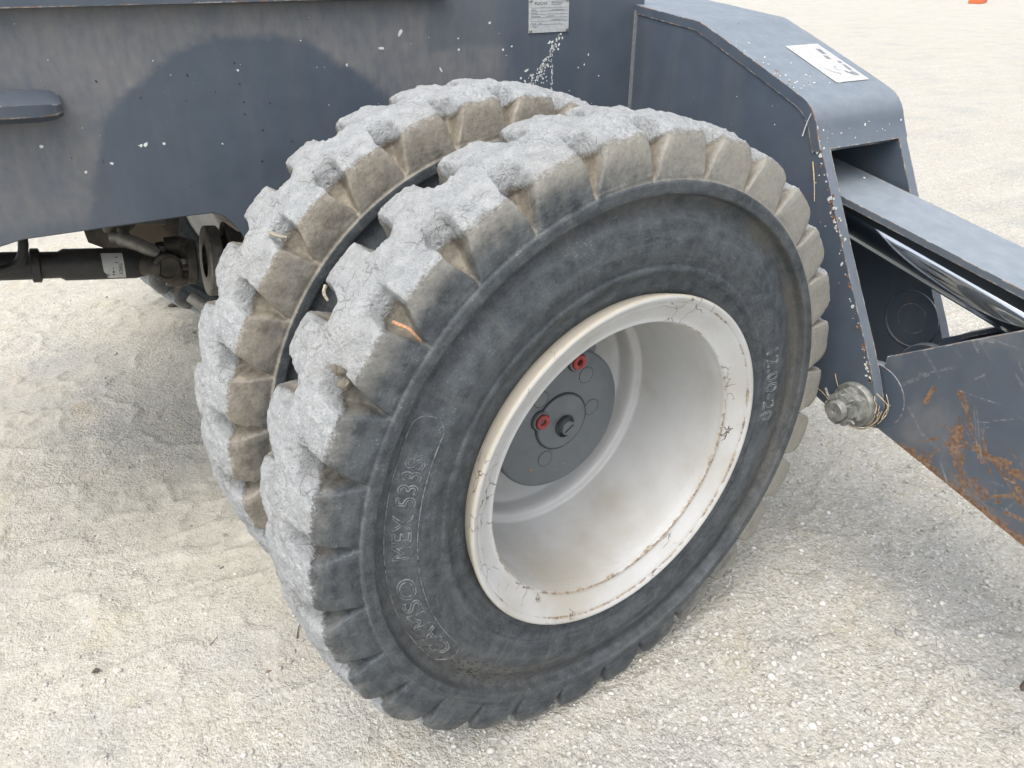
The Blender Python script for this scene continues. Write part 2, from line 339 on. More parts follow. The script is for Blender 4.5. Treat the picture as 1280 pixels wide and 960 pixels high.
# ------------------------------------------------------------------ ground
def axis_pts(lo, hi, step, far):
    a = np.arange(lo, hi, step); o = []; s = step; x = a[-1]
    while x < far: s *= 1.14; x += s; o.append(x)
    i = []; s = step; x = a[0]
    while x > -far: s *= 1.14; x -= s; i.append(x)
    return np.r_[np.array(i)[::-1], a, np.array(o)]
gx = axis_pts(-1.6, 1.7, .0072, 300); gy = axis_pts(-.75, 3.0, .0072, 300)
X, Y = np.meshgrid(gx, gy, indexing='ij'); PG = np.stack([X.ravel(), Y.ravel(), 0*X.ravel()], 1)
def sandmask(Q):
    return np.clip(sst(.05, -.55, Q[:, 0]+.12*fbm(Q, 3, 3, 95))*sst(-.05, .35, Q[:, 1]+.12*fbm(Q, 3, 3, 96)), 0, 1)*(.6+.4*sst(-.2, .3, fbm(Q, 2.2, 2, 97)))
def gheight(P):
    P = np.asarray(P, float); Q = P.copy(); Q[:, 2] = 0
    d = np.hypot(Q[:, 0], Q[:, 1]); far = np.exp(-np.clip(d-6, 0, None)/8)
    z = .010*fbm(Q, 1.1, 3, 1)+.0050*fbm(Q, 7, 3, 4)+.0030*fbm(Q, 28, 3, 9)*(.5+.5*sst(-.3, .5, fbm(Q, 2.1, 2, 33)))
    rid = 1-np.abs(fbm(Q*np.array([1, 1.6, 1]), 5.5, 3, 21)); z = z+.006*sst(.86, .99, rid)
    sd2 = sandmask(Q); ca_, sa_ = math.cos(.5), math.sin(.5); U = np.stack([Q[:, 0]*ca_+Q[:, 1]*sa_, (-Q[:, 0]*sa_+Q[:, 1]*ca_)*2.6, Q[:, 2]], 1)
    z = z+sd2*(.0045*sst(.80, .98, 1-np.abs(fbm(U, 6.5, 3, 91)))+.0030*fbm(U, 17, 3, 92)+.0035*sst(.86, .99, 1-np.abs(fbm(Q, 9, 2, 93))))
    z = z*far+.05*(1-far)*fbm(Q, .05, 2, 2)
    near = np.exp(-((Q[:, 0]/.28)**2))*sst(-.12, .05, Q[:, 1])*(1-sst(.55, .7, Q[:, 1]))
    z = z*(1-.8*near)+.003*near
    for y0 in (0., .317):                            # grit squeezed up round each contact patch
        rx = Q[:, 0]+.0957*Q[:, 1]; d = np.hypot(np.maximum(np.abs(rx)-.115, 0), np.maximum(np.abs(Q[:, 1]-y0-.10)-.098, 0))
        z = z+.011*np.exp(-d/.022)*(d > 0)*(.75+.5*fbm(Q, 22, 3, 88))
    return z-.004
PG[:, 2] = gheight(PG)
g = link('gravel_ground', np_mesh('gravel_ground', PG, grid_faces(len(gx), len(gy)), {'sand': sandmask(PG*np.array([1, 1, 0]))}), MAT['ground']); g['kind'] = 'structure'

# loose limestone chips (uncountable) and the bigger pieces
def icos(sub):
    bm = bmesh.new(); bmesh.ops.create_icosphere(bm, subdivisions=sub, radius=1); V = np.array([v.co[:] for v in bm.verts]); F = np.array([[v.index for v in f.verts] for f in bm.faces]); bm.free(); return V, F
def rock(V, s, rough=.35):
    n = V/np.linalg.norm(V, axis=1)[:, None]
    r = 1+rough*vnoise(n*1.4+s*7.7, s)+rough*.5*vnoise(n*3.1+s*3.1, s+3)
    q = n*r[:, None]
    for k in range(3):                               # chipped flats
        d = RNG.normal(size=3); d /= np.linalg.norm(d); c = .55+.25*RNG.random(); pr = q@d; q = q-np.outer(np.clip(pr-c, 0, None), d)
    return q*np.array([1, .55+.4*RNG.random(), .45+.35*RNG.random()])
V0, F0 = icos(1)
bases = [rock(V0, i) for i in range(14)]
def rotz(n):
    a = RNG.random(n)*2*PI; return np.cos(a), np.sin(a)
N = 46000
cx, cy = CAM.x, CAM.y
ang = YAW+RNG.uniform(R(-52), R(52), N*2)             # wide wedge in front of the lens and well to either side of it
dist = .30*np.exp(RNG.random(N*2)*math.log(5.2/.30))
xs = cx+np.sin(ang)*dist; ys = cy+np.cos(ang)*dist
Q = np.stack([xs, ys, 0*xs], 1)
dens = .30+.8*sst(-.2, .35, fbm(Q, 2.3, 3, 51))+.5*sst(0, .5, fbm(Q, 9, 2, 52))
sandy = sandmask(Q)
dens *= 1-.88*sandy; keep = RNG.random(N*2) < dens*.75
xs, ys = xs[keep][:N], ys[keep][:N]; n = len(xs)
reg = sst(.0, .35, xs)*sst(.55, .1, ys)+.6*sst(-.1, -.4, ys-.0)*sst(-.3, 0, xs); sz = np.clip(np.exp(RNG.normal(math.log(.0018), .50, n))*(1+.55*np.clip(reg, 0, 1)), .0010, .0095)
zz = gheight(np.stack([xs, ys, 0*xs], 1)); tint = np.clip(RNG.normal(.50, .24, n), 0, 1.)
VV, FF, TT = [], [], []; off = 0; kinds = RNG.integers(0, len(bases), n)
for k, B in enumerate(bases):
    i = np.where(kinds == k)[0]; m = len(i); c, s_ = rotz(m)
    bx = B[None, :, 0]*sz[i, None]; by = B[None, :, 1]*sz[i, None]; bz = B[None, :, 2]*sz[i, None]
    v = np.stack([bx*c[:, None]-by*s_[:, None]+xs[i, None], bx*s_[:, None]+by*c[:, None]+ys[i, None], bz+(zz[i]+sz[i]*.22)[:, None]], -1)
    VV.append(v.reshape(-1, 3)); FF.append((F0[None]+(np.arange(m)*len(B))[:, None, None]+off).reshape(-1, 3)); TT.append(np.repeat(tint[i], len(B))); off += m*len(B)
me = np_mesh('limestone_chips', np.concatenate(VV), np.concatenate(FF), {'tint': np.concatenate(TT)})
o = link('limestone_chips', me, MAT['stone'], None, False); o['kind'] = 'stuff'
V2, F2 = icos(2); peb = []
for i in range(9):
    q = rock(V2, 40+i, .45); peb.append(np_mesh('pebble', q, F2, {'tint': np.full(len(q), .35+.05*i)}))
spots = [(1148, 849, .010), (1168, 868, .009), (1212, 848, .011), (1225, 870, .011), (1247, 853, .0095), (1213, 808, .010), (1205, 902, .009), (1175, 805, .009), (1150, 802, .007), (1258, 787, .011), (1150, 765, .011), (1258, 940, .010),
         (1142, 766, .012), (1110, 812, .009), (1215, 842, .010), (1000, 745, .008), (978, 840, .007), (992, 880, .009), (958, 925, .0095), (1000, 930, .009), (1045, 920, .008), (1185, 820, .008), (1082, 858, .007), (940, 872, .008), (1240, 730, .008), (1228, 895, .008),
         (730, 930, .009), (838, 915, .0075), (620, 945, .008), (740, 880, .006), (335, 850, .007), (130, 945, .007), (355, 822, .006), (165, 912, .005), (90, 870, .004), (258, 765, .005), (318, 763, .0045)]
r9 = random.Random(12)
for _ in range(30):
    px_ = r9.uniform(900, 1275); spots.append((px_, r9.uniform(700+(1275-px_)*.25, 958), r9.uniform(.0035, .0072)))
for _ in range(16): spots.append((r9.uniform(560, 900), r9.uniform(900, 958), r9.uniform(.004, .0065)))
def gpix(px, py, z=0.):
    d = fw*FPX+r2*(px-640)-u2*(py-480); t = (z-CAM.z)/d.z; return CAM+d*t
for i, (px, py, s) in enumerate(spots):
    p = gpix(px, py); o = bpy.data.objects.new('pebble', peb[i % 9]); COL.objects.link(o)
    if i < 9: peb[i].materials.append(MAT['stone']); peb[i].shade_flat()
    z = float(gheight(np.array([[p.x, p.y, 0]]))[0]); o.location = (p.x, p.y, z+s*.2); o.scale = (s*.8, s*.8, s*.75)
    o.rotation_euler = (random.uniform(-.3, .3), random.uniform(-.3, .3), random.uniform(0, 6.28))
    top(o, 'pale limestone pebble lying loose on the gravel, larger than the chips around it', 'pebble', 'larger limestone pebbles scattered over the gravel')

# ------------------------------------------------------------------ the machine
G = .49
root = bpy.data.objects.new('material_handler', None); COL.objects.link(root); root.location = (0, 1.2, 0)
top(root, 'dark blue-grey wheeled handler with twin lugged tyres, cream rims and a side outrigger', 'machine')
def part(o):
    o.matrix_parent_inverse = Matrix.Translation(-root.location); return o

# ---- tyre mesh (wheel frame: axle = local y, outer face y=0, inwards +y)
crease = (.428, .008)
side = [(.262, .034), (.270, .026), (.279, .0215), (.288, .0205), (.297, .0175), (.303, .0130), (.3085, .0112), (.3115, .0118), (.3130, .0135), (.3150, .0130), (.3300, .0085), (.345, .0070), (.360, .0095), (.375, .0140), (.387, .0205), (.396, .0230), (.402, .0230), (.4065, .0200), (.4082, .0130), (.4092, .0072), (.4112, .0052), (.4250, .0048), (.4268, .0062), crease]
faceO = [crease, (.436, .0072), (.450, .0080), (.463, .0088), (.475, .0102), (.4840, .0132), (.4890, .0190), (.4915, .0290), (.4945, .0450), (.4975, .0720)]
faceG = [crease, (.4300, .0140), (.4330, .0220), (.4370, .0300), (.4385, .0390), (.4410, .0460), (.4460, .0520), (.4560, .0570), (.4740, .0610), (.4915, .0660), (.4975, .0720)]
farO = [(.4987, .1040), (.4984, .1140), (.4975, .1300), (.4950, .1520), (.4920, .1680), (.4895, .1790), (.4845, .1860), (.475, .1895), (.463, .1908), (.450, .1916), (.436, .1922), (.428, .192)]
farG = [(.4987, .1040), (.4940, .1100), (.4800, .1130), (.4620, .1170), (.4530, .1320), (.4460, .1450), (.4400, .1600), (.4350, .1750), (.4300, .1860), (.428, .192)]
nS, nF, nC = 92, 48, 22
sideP = resample(smooth_poly(side, 1), nS)[:-1]
fO = resample(smooth_poly(faceO, 1), nF); fG = resample(smooth_poly(faceG, 2), nF)
cr_ = np.stack([np.interp(np.linspace(.072, .104, nC+2), [.072, .09, .104], [.4975, .4990, .4987]), np.linspace(.072, .104, nC+2)], 1)[1:-1]
hO = resample(smooth_poly(farO, 1), nF); hG = resample(smooth_poly(farG, 2), nF)
mir = lambda A: np.stack([A[::-1, 0], .2-A[::-1, 1]], 1)
O = np.concatenate([sideP, fO, cr_, hO, mir(sideP)]); Gp = np.concatenate([sideP, fG, cr_, hG, mir(sideP)])
ns = len(O); nT = 1440; th = np.arange(nT)*2*PI/nT; deg = np.degrees(th)
i1 = nS-1; i2 = i1+nF; i3 = i2+nC; i4 = i3+nF
m = np.zeros((nT, ns)); depth = np.linspace(0, 1, nF)
TH, IF = np.meshgrid(deg, depth, indexing='ij')
def notch(center, skew, wid):
    Pn = np.stack([TH.ravel()*.12, IF.ravel()*3, 0*IF.ravel()+center], 1); wob = (fbm(Pn, 2.2, 3, int(center*10)).reshape(TH.shape))*.75
    cyc = np.floor((TH-center+6)/12); jit = (_h(cyc.astype(np.int64), cyc.astype(np.int64)*0+7, cyc.astype(np.int64)*0, 5)-.5)*.7
    d = (TH-(center+jit+skew*(.5-IF))+6+wob*.6) % 12-6
    w = np.interp(IF, [0, .25, .5, .8, 1], wid)
    w = np.where(IF > .92, w*np.sqrt(np.clip(1-((IF-.92)/.08)**2, 0, 1)), w)
    e = w-np.abs(d)
    return .95*sst(-.05, .95, e)+.05*sst(-1.6, .3, e)*sst(1.02, .75, IF)
m[:, i1:i2] = notch(4.1, 1.5, [.5, 1.15, 2.25, 2.45, 2.2]); m[:, i3:i4] = notch(8.3, -.6, [.9, 1.8, 2.7, 2.7, 2.4])[:, ::-1]
PR = O[None, :, 0]*(1-m)+Gp[None, :, 0]*m; PY = O[None, :, 1]*(1-m)+Gp[None, :, 1]*m
crown = np.zeros((nT, ns)); sidx = np.arange(ns)
yO = O[:, 1]; edge_d = np.minimum(yO, .2-yO)
crown[:] = sst(.0060, .0320, edge_d)[None]*(O[:, 0] > .458)[None]
crown *= sst(.452, .486, PR)
P3 = np.stack([PR*np.cos(th)[:, None], PY, PR*np.sin(th)[:, None]], -1).reshape(-1, 3)
cf = crown.ravel()
nz = fbm(P3, 38, 3, 61)*.0044+fbm(P3, 120, 3, 62)*.0034+fbm(P3, 9, 2, 63)*.0025
pits = -sst(.45, .75, fbm(P3, 75, 2, 66))*.003
lugm = np.zeros(ns); lugm[i1+3:i4-3] = 1
lug = np.broadcast_to(lugm[None], (nT, ns)).ravel()
dr = cf*(nz+pits)+lug*(1-cf)*(fbm(P3, 16, 3, 64)*.0028+fbm(P3, 60, 3, 65)*.0013)
# a few torn lug corners
Rr = PR.ravel()+dr; YY = PY.ravel()+lug*fbm(P3, 24, 2, 67)*.0016
X3 = Rr*np.repeat(np.cos(th), ns); Z3 = Rr*np.repeat(np.sin(th), ns)
Z3 = np.where(Z3 < -.4885, -.4885+(Z3+.4885)*.08, Z3)
V = np.stack([X3, YY, Z3], 1)
tan = np.zeros((nT, ns)); tan[:, i1:i4] = .50
tt = np.linspace(0, 1, nF)
tan[:, i1:i2] = (.34+.56*sst(.12, .52, tt))[None]; tan[:, i3:i4] = tan[:, i1:i2][:, ::-1]
tan = np.maximum(tan, sst(.1, .6, m)*(.62+.38*np.r_[np.zeros(i1), sst(0, .5, tt), np.ones(ns-i2)])[None])
rt_ = .75+.40*np.clip(np.cos(th-R(45)), -.6, 1)
tan[:, i1:i2] *= rt_[:, None]; tan[:, i1:i2] += (.75*np.clip(np.cos(th-R(15)), 0, 1)**.7)[:, None]
tan = np.maximum(tan, .45*np.exp(-((O[:, 0]-.4275)/.0012)**2)[None]*(O[:, 0] < .431)[None]); ringmask = ((O[:, 0] > .409) & (O[:, 0] < .428))*.10; tan = np.maximum(tan, ringmask[None])
band = np.exp(-((O[:, 0]-.398)/.014)**2)[None]*(.12+.30*np.clip(np.cos(th-R(35)), 0, 1))[:, None]
dripw = np.exp(-((O[:, 0]-.380)/.022)**2)[None]*(np.exp(-(((deg+8+180) % 360-180)/24)**2)+np.exp(-(((deg-228+180) % 360-180)/26)**2))[:, None]
s_arc = np.r_[0, np.cumsum(np.linalg.norm(np.diff(O, axis=0), axis=1))]
me = np_mesh('tyre', V, grid_faces(nT, ns, True)[:, ::-1], {'crown': crown, 'tan': tan, 'band': band, 'drips': dripw, 'groove': m})
uvl = me.uv_layers.new(name='UVMap'); li = np.empty(len(me.loops), np.int32); me.loops.foreach_get('vertex_index', li)
uu = (li//ns)/nT*3.0; vv = s_arc[li % ns]; uvl.data.foreach_set('uv', np.stack([uu, vv], 1).astype(np.float32).ravel())
tyre_me = me

# ---- rim mesh
rp = [(.266, .050), (.268, .030), (.2715, .018), (.2748, .0075), (.2757, .0035), (.2752, .0008), (.2738, -.0006), (.2715, -.0010), (.2690, -.0002), (.2668, .0012), (.2650, .0016), (.2643, .0034), (.2632, .0040), (.2615, .0040), (.2560, .0072), (.2480, .0125), (.2400, .0170), (.2365, .0186), (.2340, .0190), (.2318, .0186), (.2302, .0190), (.2290, .0204), (.2283, .0230), (.2278, .0270), (.2262, .0330), (.2245, .045), (.2215, .09), (.2180, .15), (.2150, .193), (.2142, .2005), (.2110, .2030), (.2070, .2035), (.2020, .2055), (.1992, .2120), (.1982, .2200), (.1975, .236), (.1955, .2420), (.188, .2445), (.182, .2465), (.176, .2452), (.13, .2450), (.10, .241)]
rpB = [(.10, .256), (.19, .264), (.202, .262), (.206, .25), (.222, .215), (.232, .20), (.245, .198), (.262, .19), (.268, .17), (.262, .165), (.245, .16), (.235, .10), (.245, .045)]
prof = np.concatenate([resample(smooth_poly(rp, 1), 260), resample(np.array(rpB), 40), [rp[0]]])
nT2 = 480; t2 = np.arange(nT2)*2*PI/nT2; pr = np.array(prof)
Vr = np.stack([pr[None, :, 0]*np.cos(t2)[:, None], np.broadcast_to(pr[None, :, 1], (nT2, len(pr))), pr[None, :, 0]*np.sin(t2)[:, None]], -1).reshape(-1, 3)
k = np.arange(len(pr)); frt = k < 260
rr, yy = pr[:, 0], pr[:, 1]
wr = .55+.45*np.clip(np.cos(t2-R(-60)), -1, 1)
dirt = (np.exp(-((rr-.2305)/.0030)**2)*(yy < .026)*frt)[None]*(.34+.42*wr)[:, None]+(np.exp(-((rr-.2640)/.0030)**2)*(yy < .01)*frt)[None]*(.34+.34*wr)[:, None]+.36*(np.exp(-((rr-.2745)/.002)**2)*(yy < .01)*frt)[None]*wr[:, None]+.22*np.exp(-((rr-.240)/.008)**2)[None]*(frt*(yy < .03))[None]*wr[:, None]
back = ((rr > .2660) & ((yy > .0035) | (np.gradient(yy) < -1e-5)) & (k < 80) & (np.arange(len(pr)) < np.argmin(yy[:260])-1)).astype(float)[None]*np.ones((nT2, 1))
flg = ((rr > .231) & (yy < .022) & frt).astype(float)[None]*np.ones((nT2, 1))
rim_me = np_mesh('wheel_rim', Vr, grid_faces(nT2, len(pr), True)[:, ::-1], {'dirt': dirt*frt[None], 'backside': back, 'flange': flg})

# ---- hub cover pieces (wheel frame)
def W_disc(name, prof, c, mat, seg=64):
    bm = bmesh.new(); lathe(bm, [(r, h) for r, h in prof], (c[0], c[1], c[2]), (0, -1, 0), seg)
    return bm_obj(name, bm, mat, None, True, 0)
YH = .170
def build_wheel():
    w = bpy.data.objects.new('wheel', None); COL.objects.link(w)
    ps = []
    def add(o): o.parent = w; ps.append(o); return o
    t = link('tyre', tyre_me, MAT['tyre']); add(t)
    rimo = link('wheel_rim', rim_me, MAT['rim']); add(rimo)
    return w, ps
def add_hub(w):
    def add(o, label=None):
        o.parent = w
        if label: o['label'] = label
        for f in o.data.polygons: f.use_smooth = True
        try: o.data.set_sharp_from_angle(angle=R(30))
        except Exception: pass
        return o
    hc = (.0015, YH, .0)
    add(W_disc('hub_cover', [(.10, -.09), (.1265, -.085), (.1265, -.005), (.1235, -.0015), (.119, 0), (0, 0)], hc, MAT['hub'], 96))
    # small notch-boss on the rim of the cover
    bm = bmesh.new(); lathe(bm, [(.012, -.05), (.012, -.012), (.009, -.008), (0, -.008)], (.0715, YH, .1095), (0, -1, 0), 24); add(bm_obj('cover_boss', bm, MAT['hub'], None, True))
    # planet disc with a recessed outline
    pc = (.0045, YH-.0005, -.0015)
    add(W_disc('groove_ring', [(.0525, -.0012), (.0525, .0012), (.0495, .0012), (.0495, -.0012)], pc, MAT['hub_line'], 72))
    add(W_disc('centre_disc', [(.0497, -.002), (.0497, .0025), (.0475, .0042), (0, .0042)], pc, MAT['hub'], 72))
    cc = (.0095, YH, -.0095)
    add(W_disc('plug_seat', [(.0195, .003), (.0195, .0062), (.0175, .0072), (.0150, .0072), (.0140, .0045), (0, .0045)], cc, MAT['hub_line'], 40))
    bm = bmesh.new(); lathe(bm, [(.0130, .004), (.0130, .016), (.0118, .0175), (0, .0175)], cc, (0, -1, 0), 36)
    add(bm_obj('centre_plug', bm, MAT['hub'], None, True))
    bm = bmesh.new(); c = Vector(cc); bmesh.ops.create_cube(bm, size=1, matrix=Matrix.Translation(c+Vector((0, -.0175, 0))) @ Matrix.Rotation(R(-30), 4, 'Y') @ Matrix.Diagonal((.019, .0012, .0024, 1)))
    add(bm_obj('plug_slot', bm, MAT['black']))
    for k in range(2):                               # retaining clip ends around the plug
        a = R(115+k*150); bm = bmesh.new(); tube(bm, [(cc[0]+.0185*math.cos(a+s), YH-.0085, cc[2]+.0185*math.sin(a+s)) for s in np.linspace(-.55, .55, 9)], .0016, 6); add(bm_obj('clip', bm, MAT['black'], None, True))
    for (x, z) in ((-.0375, .0150), (.0335, .1030)):
        bm = bmesh.new(); lathe(bm, [(.0190, -.001), (.0190, .0015), (.0168, .0015), (.0168, -.001)], (x, YH, z), (0, -1, 0), 36); add(bm_obj('groove_ring', bm, MAT['hub_line'], None, True))
        bm = bmesh.new(); lathe(bm, [(.0170, -.001), (.0170, .0045), (.0165, .006), (.0142, .006), (.0138, .0025), (0, .0025)], (x, YH, z), (0, -1, 0), 36); add(bm_obj('plug_boss', bm, MAT['hub'], None, True))
        bm = bmesh.new(); lathe(bm, [(.0128, .003), (.0128, .0085), (.0118, .0098), (.0062, .0098), (.0055, .0088), (.0055, .002), (0, .002)], (x, YH, z), (0, -1, 0), 36); add(bm_obj('red_plug', bm, MAT['red'], None, True), 'red hex-socket plug')
        bm = bmesh.new(); lathe(bm, [(.0056, .0035), (0, .0035)], (x, YH, z), (0, -1, 0), 6); add(bm_obj('hex_socket', bm, MAT['black']))
    for (x, z) in ((-.0372, .054), (.0704, .0032), (-.0263, -.0653), (.055, .07)):
        bm = bmesh.new(); lathe(bm, [(.0148, -.001), (.0148, .0006), (.0141, .0006), (.0141, -.001)], (x, YH, z), (0, -1, 0), 36); add(bm_obj('cast_circle', bm, MAT['hub_line'], None, True))
        bm = bmesh.new(); lathe(bm, [(.0140, -.001), (.0140, .0006), (.0133, .0010), (0, .0010)], (x, YH, z), (0, -1, 0), 36); add(bm_obj('cast_pad', bm, MAT['hub'], None, True))
    # rust specks on the cover
    bm = bmesh.new()
    for (x, z, s) in ((-.060, -.075, .005), (-.054, -.081, .003), (.012, -.050, .003), (.045, -.035, .004), (-.052, -.045, .002), (.0, -.095, .003), (.014, -.093, .0035), (-.04, -.03, .0015)):
        for q in range(3):
            x_, z_ = x+random.uniform(-s, s), z+random.uniform(-s, s); r_ = s*random.uniform(.25, .6)
            vs = [bm.verts.new((x_+r_*random.uniform(.5, 1)*math.cos(a), YH-.0006-.0003*q-(.0042 if math.hypot(x-pc[0], z-pc[2]) < .052 else 0), z_+r_*random.uniform(.5, 1)*math.sin(a))) for a in np.linspace(0, 2*PI, 7)[:-1]]
            bm.faces.new(vs)
    o = add(bm_obj('rust_flecks', bm, MAT['orange_twig'])); o['kind'] = 'stuff'

# ---- raised sidewall lettering: outline tubes bent round the sidewall
def side_y(r):
    a = np.array(sideP); k = a[:, 0].argsort(); return float(np.interp(r, a[k, 0], a[k, 1]))
def text_pts(txt, size, bevel, outline=True, space=1.0):
    cu = bpy.data.curves.new('t', 'FONT'); cu.body = txt; cu.size = size; cu.align_x = 'LEFT'; cu.space_character = space
    cu.fill_mode = 'NONE' if outline else 'BOTH'; cu.bevel_depth = bevel if outline else 0; cu.bevel_resolution = 1; cu.resolution_u = 4
    if not outline: cu.extrude = bevel
    ob = bpy.data.objects.new('t', cu); COL.objects.link(ob); dg = bpy.context.evaluated_depsgraph_get(); dg.update()
    me = bpy.data.meshes.new_from_object(ob.evaluated_get(dg)); bpy.data.objects.remove(ob); bpy.data.curves.remove(cu); return me
def ring_text(txt, rbase, theta0, size, w, bevel=.0008, space=1.1, sx=1., yoff=0., parent=True):
    """clockwise text with tops outwards; theta0 = angle of its first letter (deg, ccw from +x seen from outside)"""
    me = text_pts(txt, size, bevel, True, space)
    for v in me.vertices:
        x, y, z = v.co; r = rbase+y; t = R(theta0)-x*sx/rbase
        v.co = (r*math.cos(t), side_y(r)-z-yoff, r*math.sin(t))
    me.name = 'raised_lettering'
    o = link('raised_lettering', me, MAT['letter'], w); return o

w0, _ = build_wheel(); add_hub(w0)
ring_text('CAMSO', .359, 211.5, .033, w0, .0010, 1.05, 1.50)
ring_text('MEX 533S', .359, 179, .033, w0, .0010, 1.05, 1.0)
ring_text('12.00-20', .321, 20, .034, w0, .0010, 1.12, 1.08)
ring_text('60J', .4140, 100, .0095, w0, .0003, 1.1, 1.0, -.0005)
# raised frame line around the brand name
bm = bmesh.new()
def P_side(r, t): return (r*math.cos(R(t)), side_y(r)-.0004, r*math.sin(R(t)))
ln = [(.3905, t) for t in np.linspace(150.5, 211, 70)]+[(.3705+.020*math.cos(R(a)), 211+math.degrees(.020*math.sin(R(a))/.37)) for a in np.linspace(0, 180, 16)][1:]+[(.3505, t) for t in np.linspace(210.9, 150.5, 70)]+[(.3705-.020*math.cos(R(a)), 150.5-math.degrees(.020*math.sin(R(a))/.37)) for a in np.linspace(0, 180, 16)][1:]
tube(bm, [P_side(r, t) for r, t in ln], .0009, 6)
bm_obj('moulded_border', bm, MAT['letter'], w0, True)
STEER = R(5.489)
w0.location = (0, 0, G); w0.rotation_euler = (0, 0, STEER); w0.parent = root; part(w0); w0['label'] = 'outer wheel with raised lettering and grey hub cover'
def copy_wheel(loc, rz, extra=False):
    w = w0.copy(); COL.objects.link(w); w.location = loc; w.rotation_euler = (0, 0, rz); w['label'] = None
    del w['label']
    for ch in w0.children:
        if ch.name.split('.')[0] in ('tyre', 'wheel_rim') or extra:
            c = ch.copy(); COL.objects.link(c); c.parent = w
    return w
ax_ = Vector((-math.sin(STEER), math.cos(STEER), 0))      # inwards along the axle
KP = ax_*.75
wi = copy_wheel(tuple(ax_*.317+Vector((0, 0, G))), STEER)
for ch in wi.children: ch['dusty'] = 1.0
FO = Vector((KP.x, KP.y+.90, 0))+ax_*.75
copy_wheel(tuple(FO+Vector((0, 0, G))), STEER+PI, True)
copy_wheel(tuple(FO-ax_*.317+Vector((0, 0, G))), STEER+PI)

# ---- axle, differential, drive shaft (seen under the frame)
bm = bmesh.new()
lathe(bm, [(.0, .26), (.115, .262), (.118, .30), (.13, .33), (.13, .50), (.10, .53), (.095, .70), (.10, .80), (0, .80)], (0, 0, G), tuple(ax_), 32)
o = bm_obj('near_hub_drum', bm, MAT['under'], root, True); part(o)
bm = bmesh.new()
lathe(bm, [(0, .0), (.12, .0), (.12, .12), (.085, .18), (.08, .45), (.17, .55), (.20, .66), (.20, .78), (.17, .90), (.08, 1.0), (.085, 1.2), (.12, 1.25), (.12, 1.35), (0, 1.35)], (KP.x, .52, G), (0, 1, 0), 40)
o = bm_obj('axle_housing', bm, MAT['under'], root, True); part(o)
bm = bmesh.new(); lathe(bm, [(.19, 0), (.17, .10), (.115, .19), (.09, .22), (.09, .25), (0, .25)], (-.10, 1.2, .475), (-1, 0, .12), 36)
o = bm_obj('differential_nose', bm, MAT['under'], root, True); part(o)
SA, SB = Vector((-1.15, 1.2, .6211)), Vector((-.50, 1.2, .5225)); sd_ = (SB-SA).normalized()
def onshaft(x): return SA+sd_*((x-SA.x)/sd_.x)
bm = bmesh.new()
L = (SB-SA).length
def t_at(x): return (onshaft(x)-SA).length
lathe(bm, [(0, 0), (.031, 0), (.031, t_at(-.760)), (.038, t_at(-.757)), (.038, t_at(-.742)), (.030, t_at(-.739)), (.030, t_at(-.705)), (.036, t_at(-.695)), (.036, t_at(-.552)), (.033, t_at(-.540)), (.028, t_at(-.52)), (0, t_at(-.52))], SA, sd_, 40)
o = bm_obj('drive_shaft', bm, MAT['shaft'], root, True); part(o)
uj = onshaft(-.487)
bm = bmesh.new()                                      # yokes and cross of the universal joint
for s in (-1, 1):
    lathe(bm, [(0, -.012), (.031, -.012), (.034, -.006), (.034, .008), (.026, .012), (.022, .008), (0, .008)], uj+Vector((0, s*.038, 0)), (0, s, 0), 28)
    tube(bm, [onshaft(-.535)+Vector((0, s*.018, 0)), onshaft(-.515)+Vector((0, s*.030, 0)), uj+Vector((-.012, s*.036, 0))], [.024, .022, .020], 12)
o = bm_obj('joint_yoke', bm, MAT['under'], root, True); part(o)
bm = bmesh.new(); tube(bm, [uj+Vector((0, -.045, 0)), uj+Vector((0, .045, 0))], .014, 14); q = sd_.cross(Vector((0, 1, 0))); tube(bm, [uj-q*.045, uj+q*.045], .020, 14)
o = bm_obj('joint_cross', bm, MAT['shaft'], root, True); part(o)
bm = bmesh.new()
for s in (-1, 1): tube(bm, [uj+q*.040*s, uj+q*.042*s+sd_*.03, uj+q*.030*s+sd_*.06], [.020, .022, .024], 10)
lathe(bm, [(0, .045), (.052, .045), (.055, .05), (.055, .064), (.05, .068), (0, .068)], uj, sd_, 32)
for k in range(6):
    a = k*PI/3; c = uj+sd_*.045+(Vector((0, 1, 0))*math.cos(a)+q*math.sin(a))*.044; lathe(bm, [(0, -.012), (.0075, -.012), (.0075, 0)], c, sd_, 6)
o = bm_obj('joint_flange', bm, MAT['under'], root, True); part(o)
bm = bmesh.new(); lathe(bm, [(.04, .090), (.082, .090), (.086, .094), (.086, .120), (.082, .123), (.06, .123), (.06, .20), (0, .20)], uj, sd_, 48)
o = bm_obj('brake_drum', bm, MAT['drum'], root, True); part(o)
bm = bmesh.new(); tube(bm, smooth_poly([(-.588, 1.22, .592), (-.575, 1.215, .592), (-.555, 1.205, .583), (-.525, 1.195, .565), (-.50, 1.19, .545)], 2), [.013]*7+[.0175]*13, 14)
o = bm_obj('breather_pipe', bm, MAT['alloy'], root, True); part(o)
bm = bmesh.new(); tube(bm, smooth_poly([(-.455, 1.12, .455), (-.43, 1.1, .43), (-.395, 1.07, .39), (-.35, 1.03, .34)], 2), .015, 14)
o = bm_obj('tie_rod', bm, MAT['alloy'], root, True); part(o)
bm = bmesh.new()
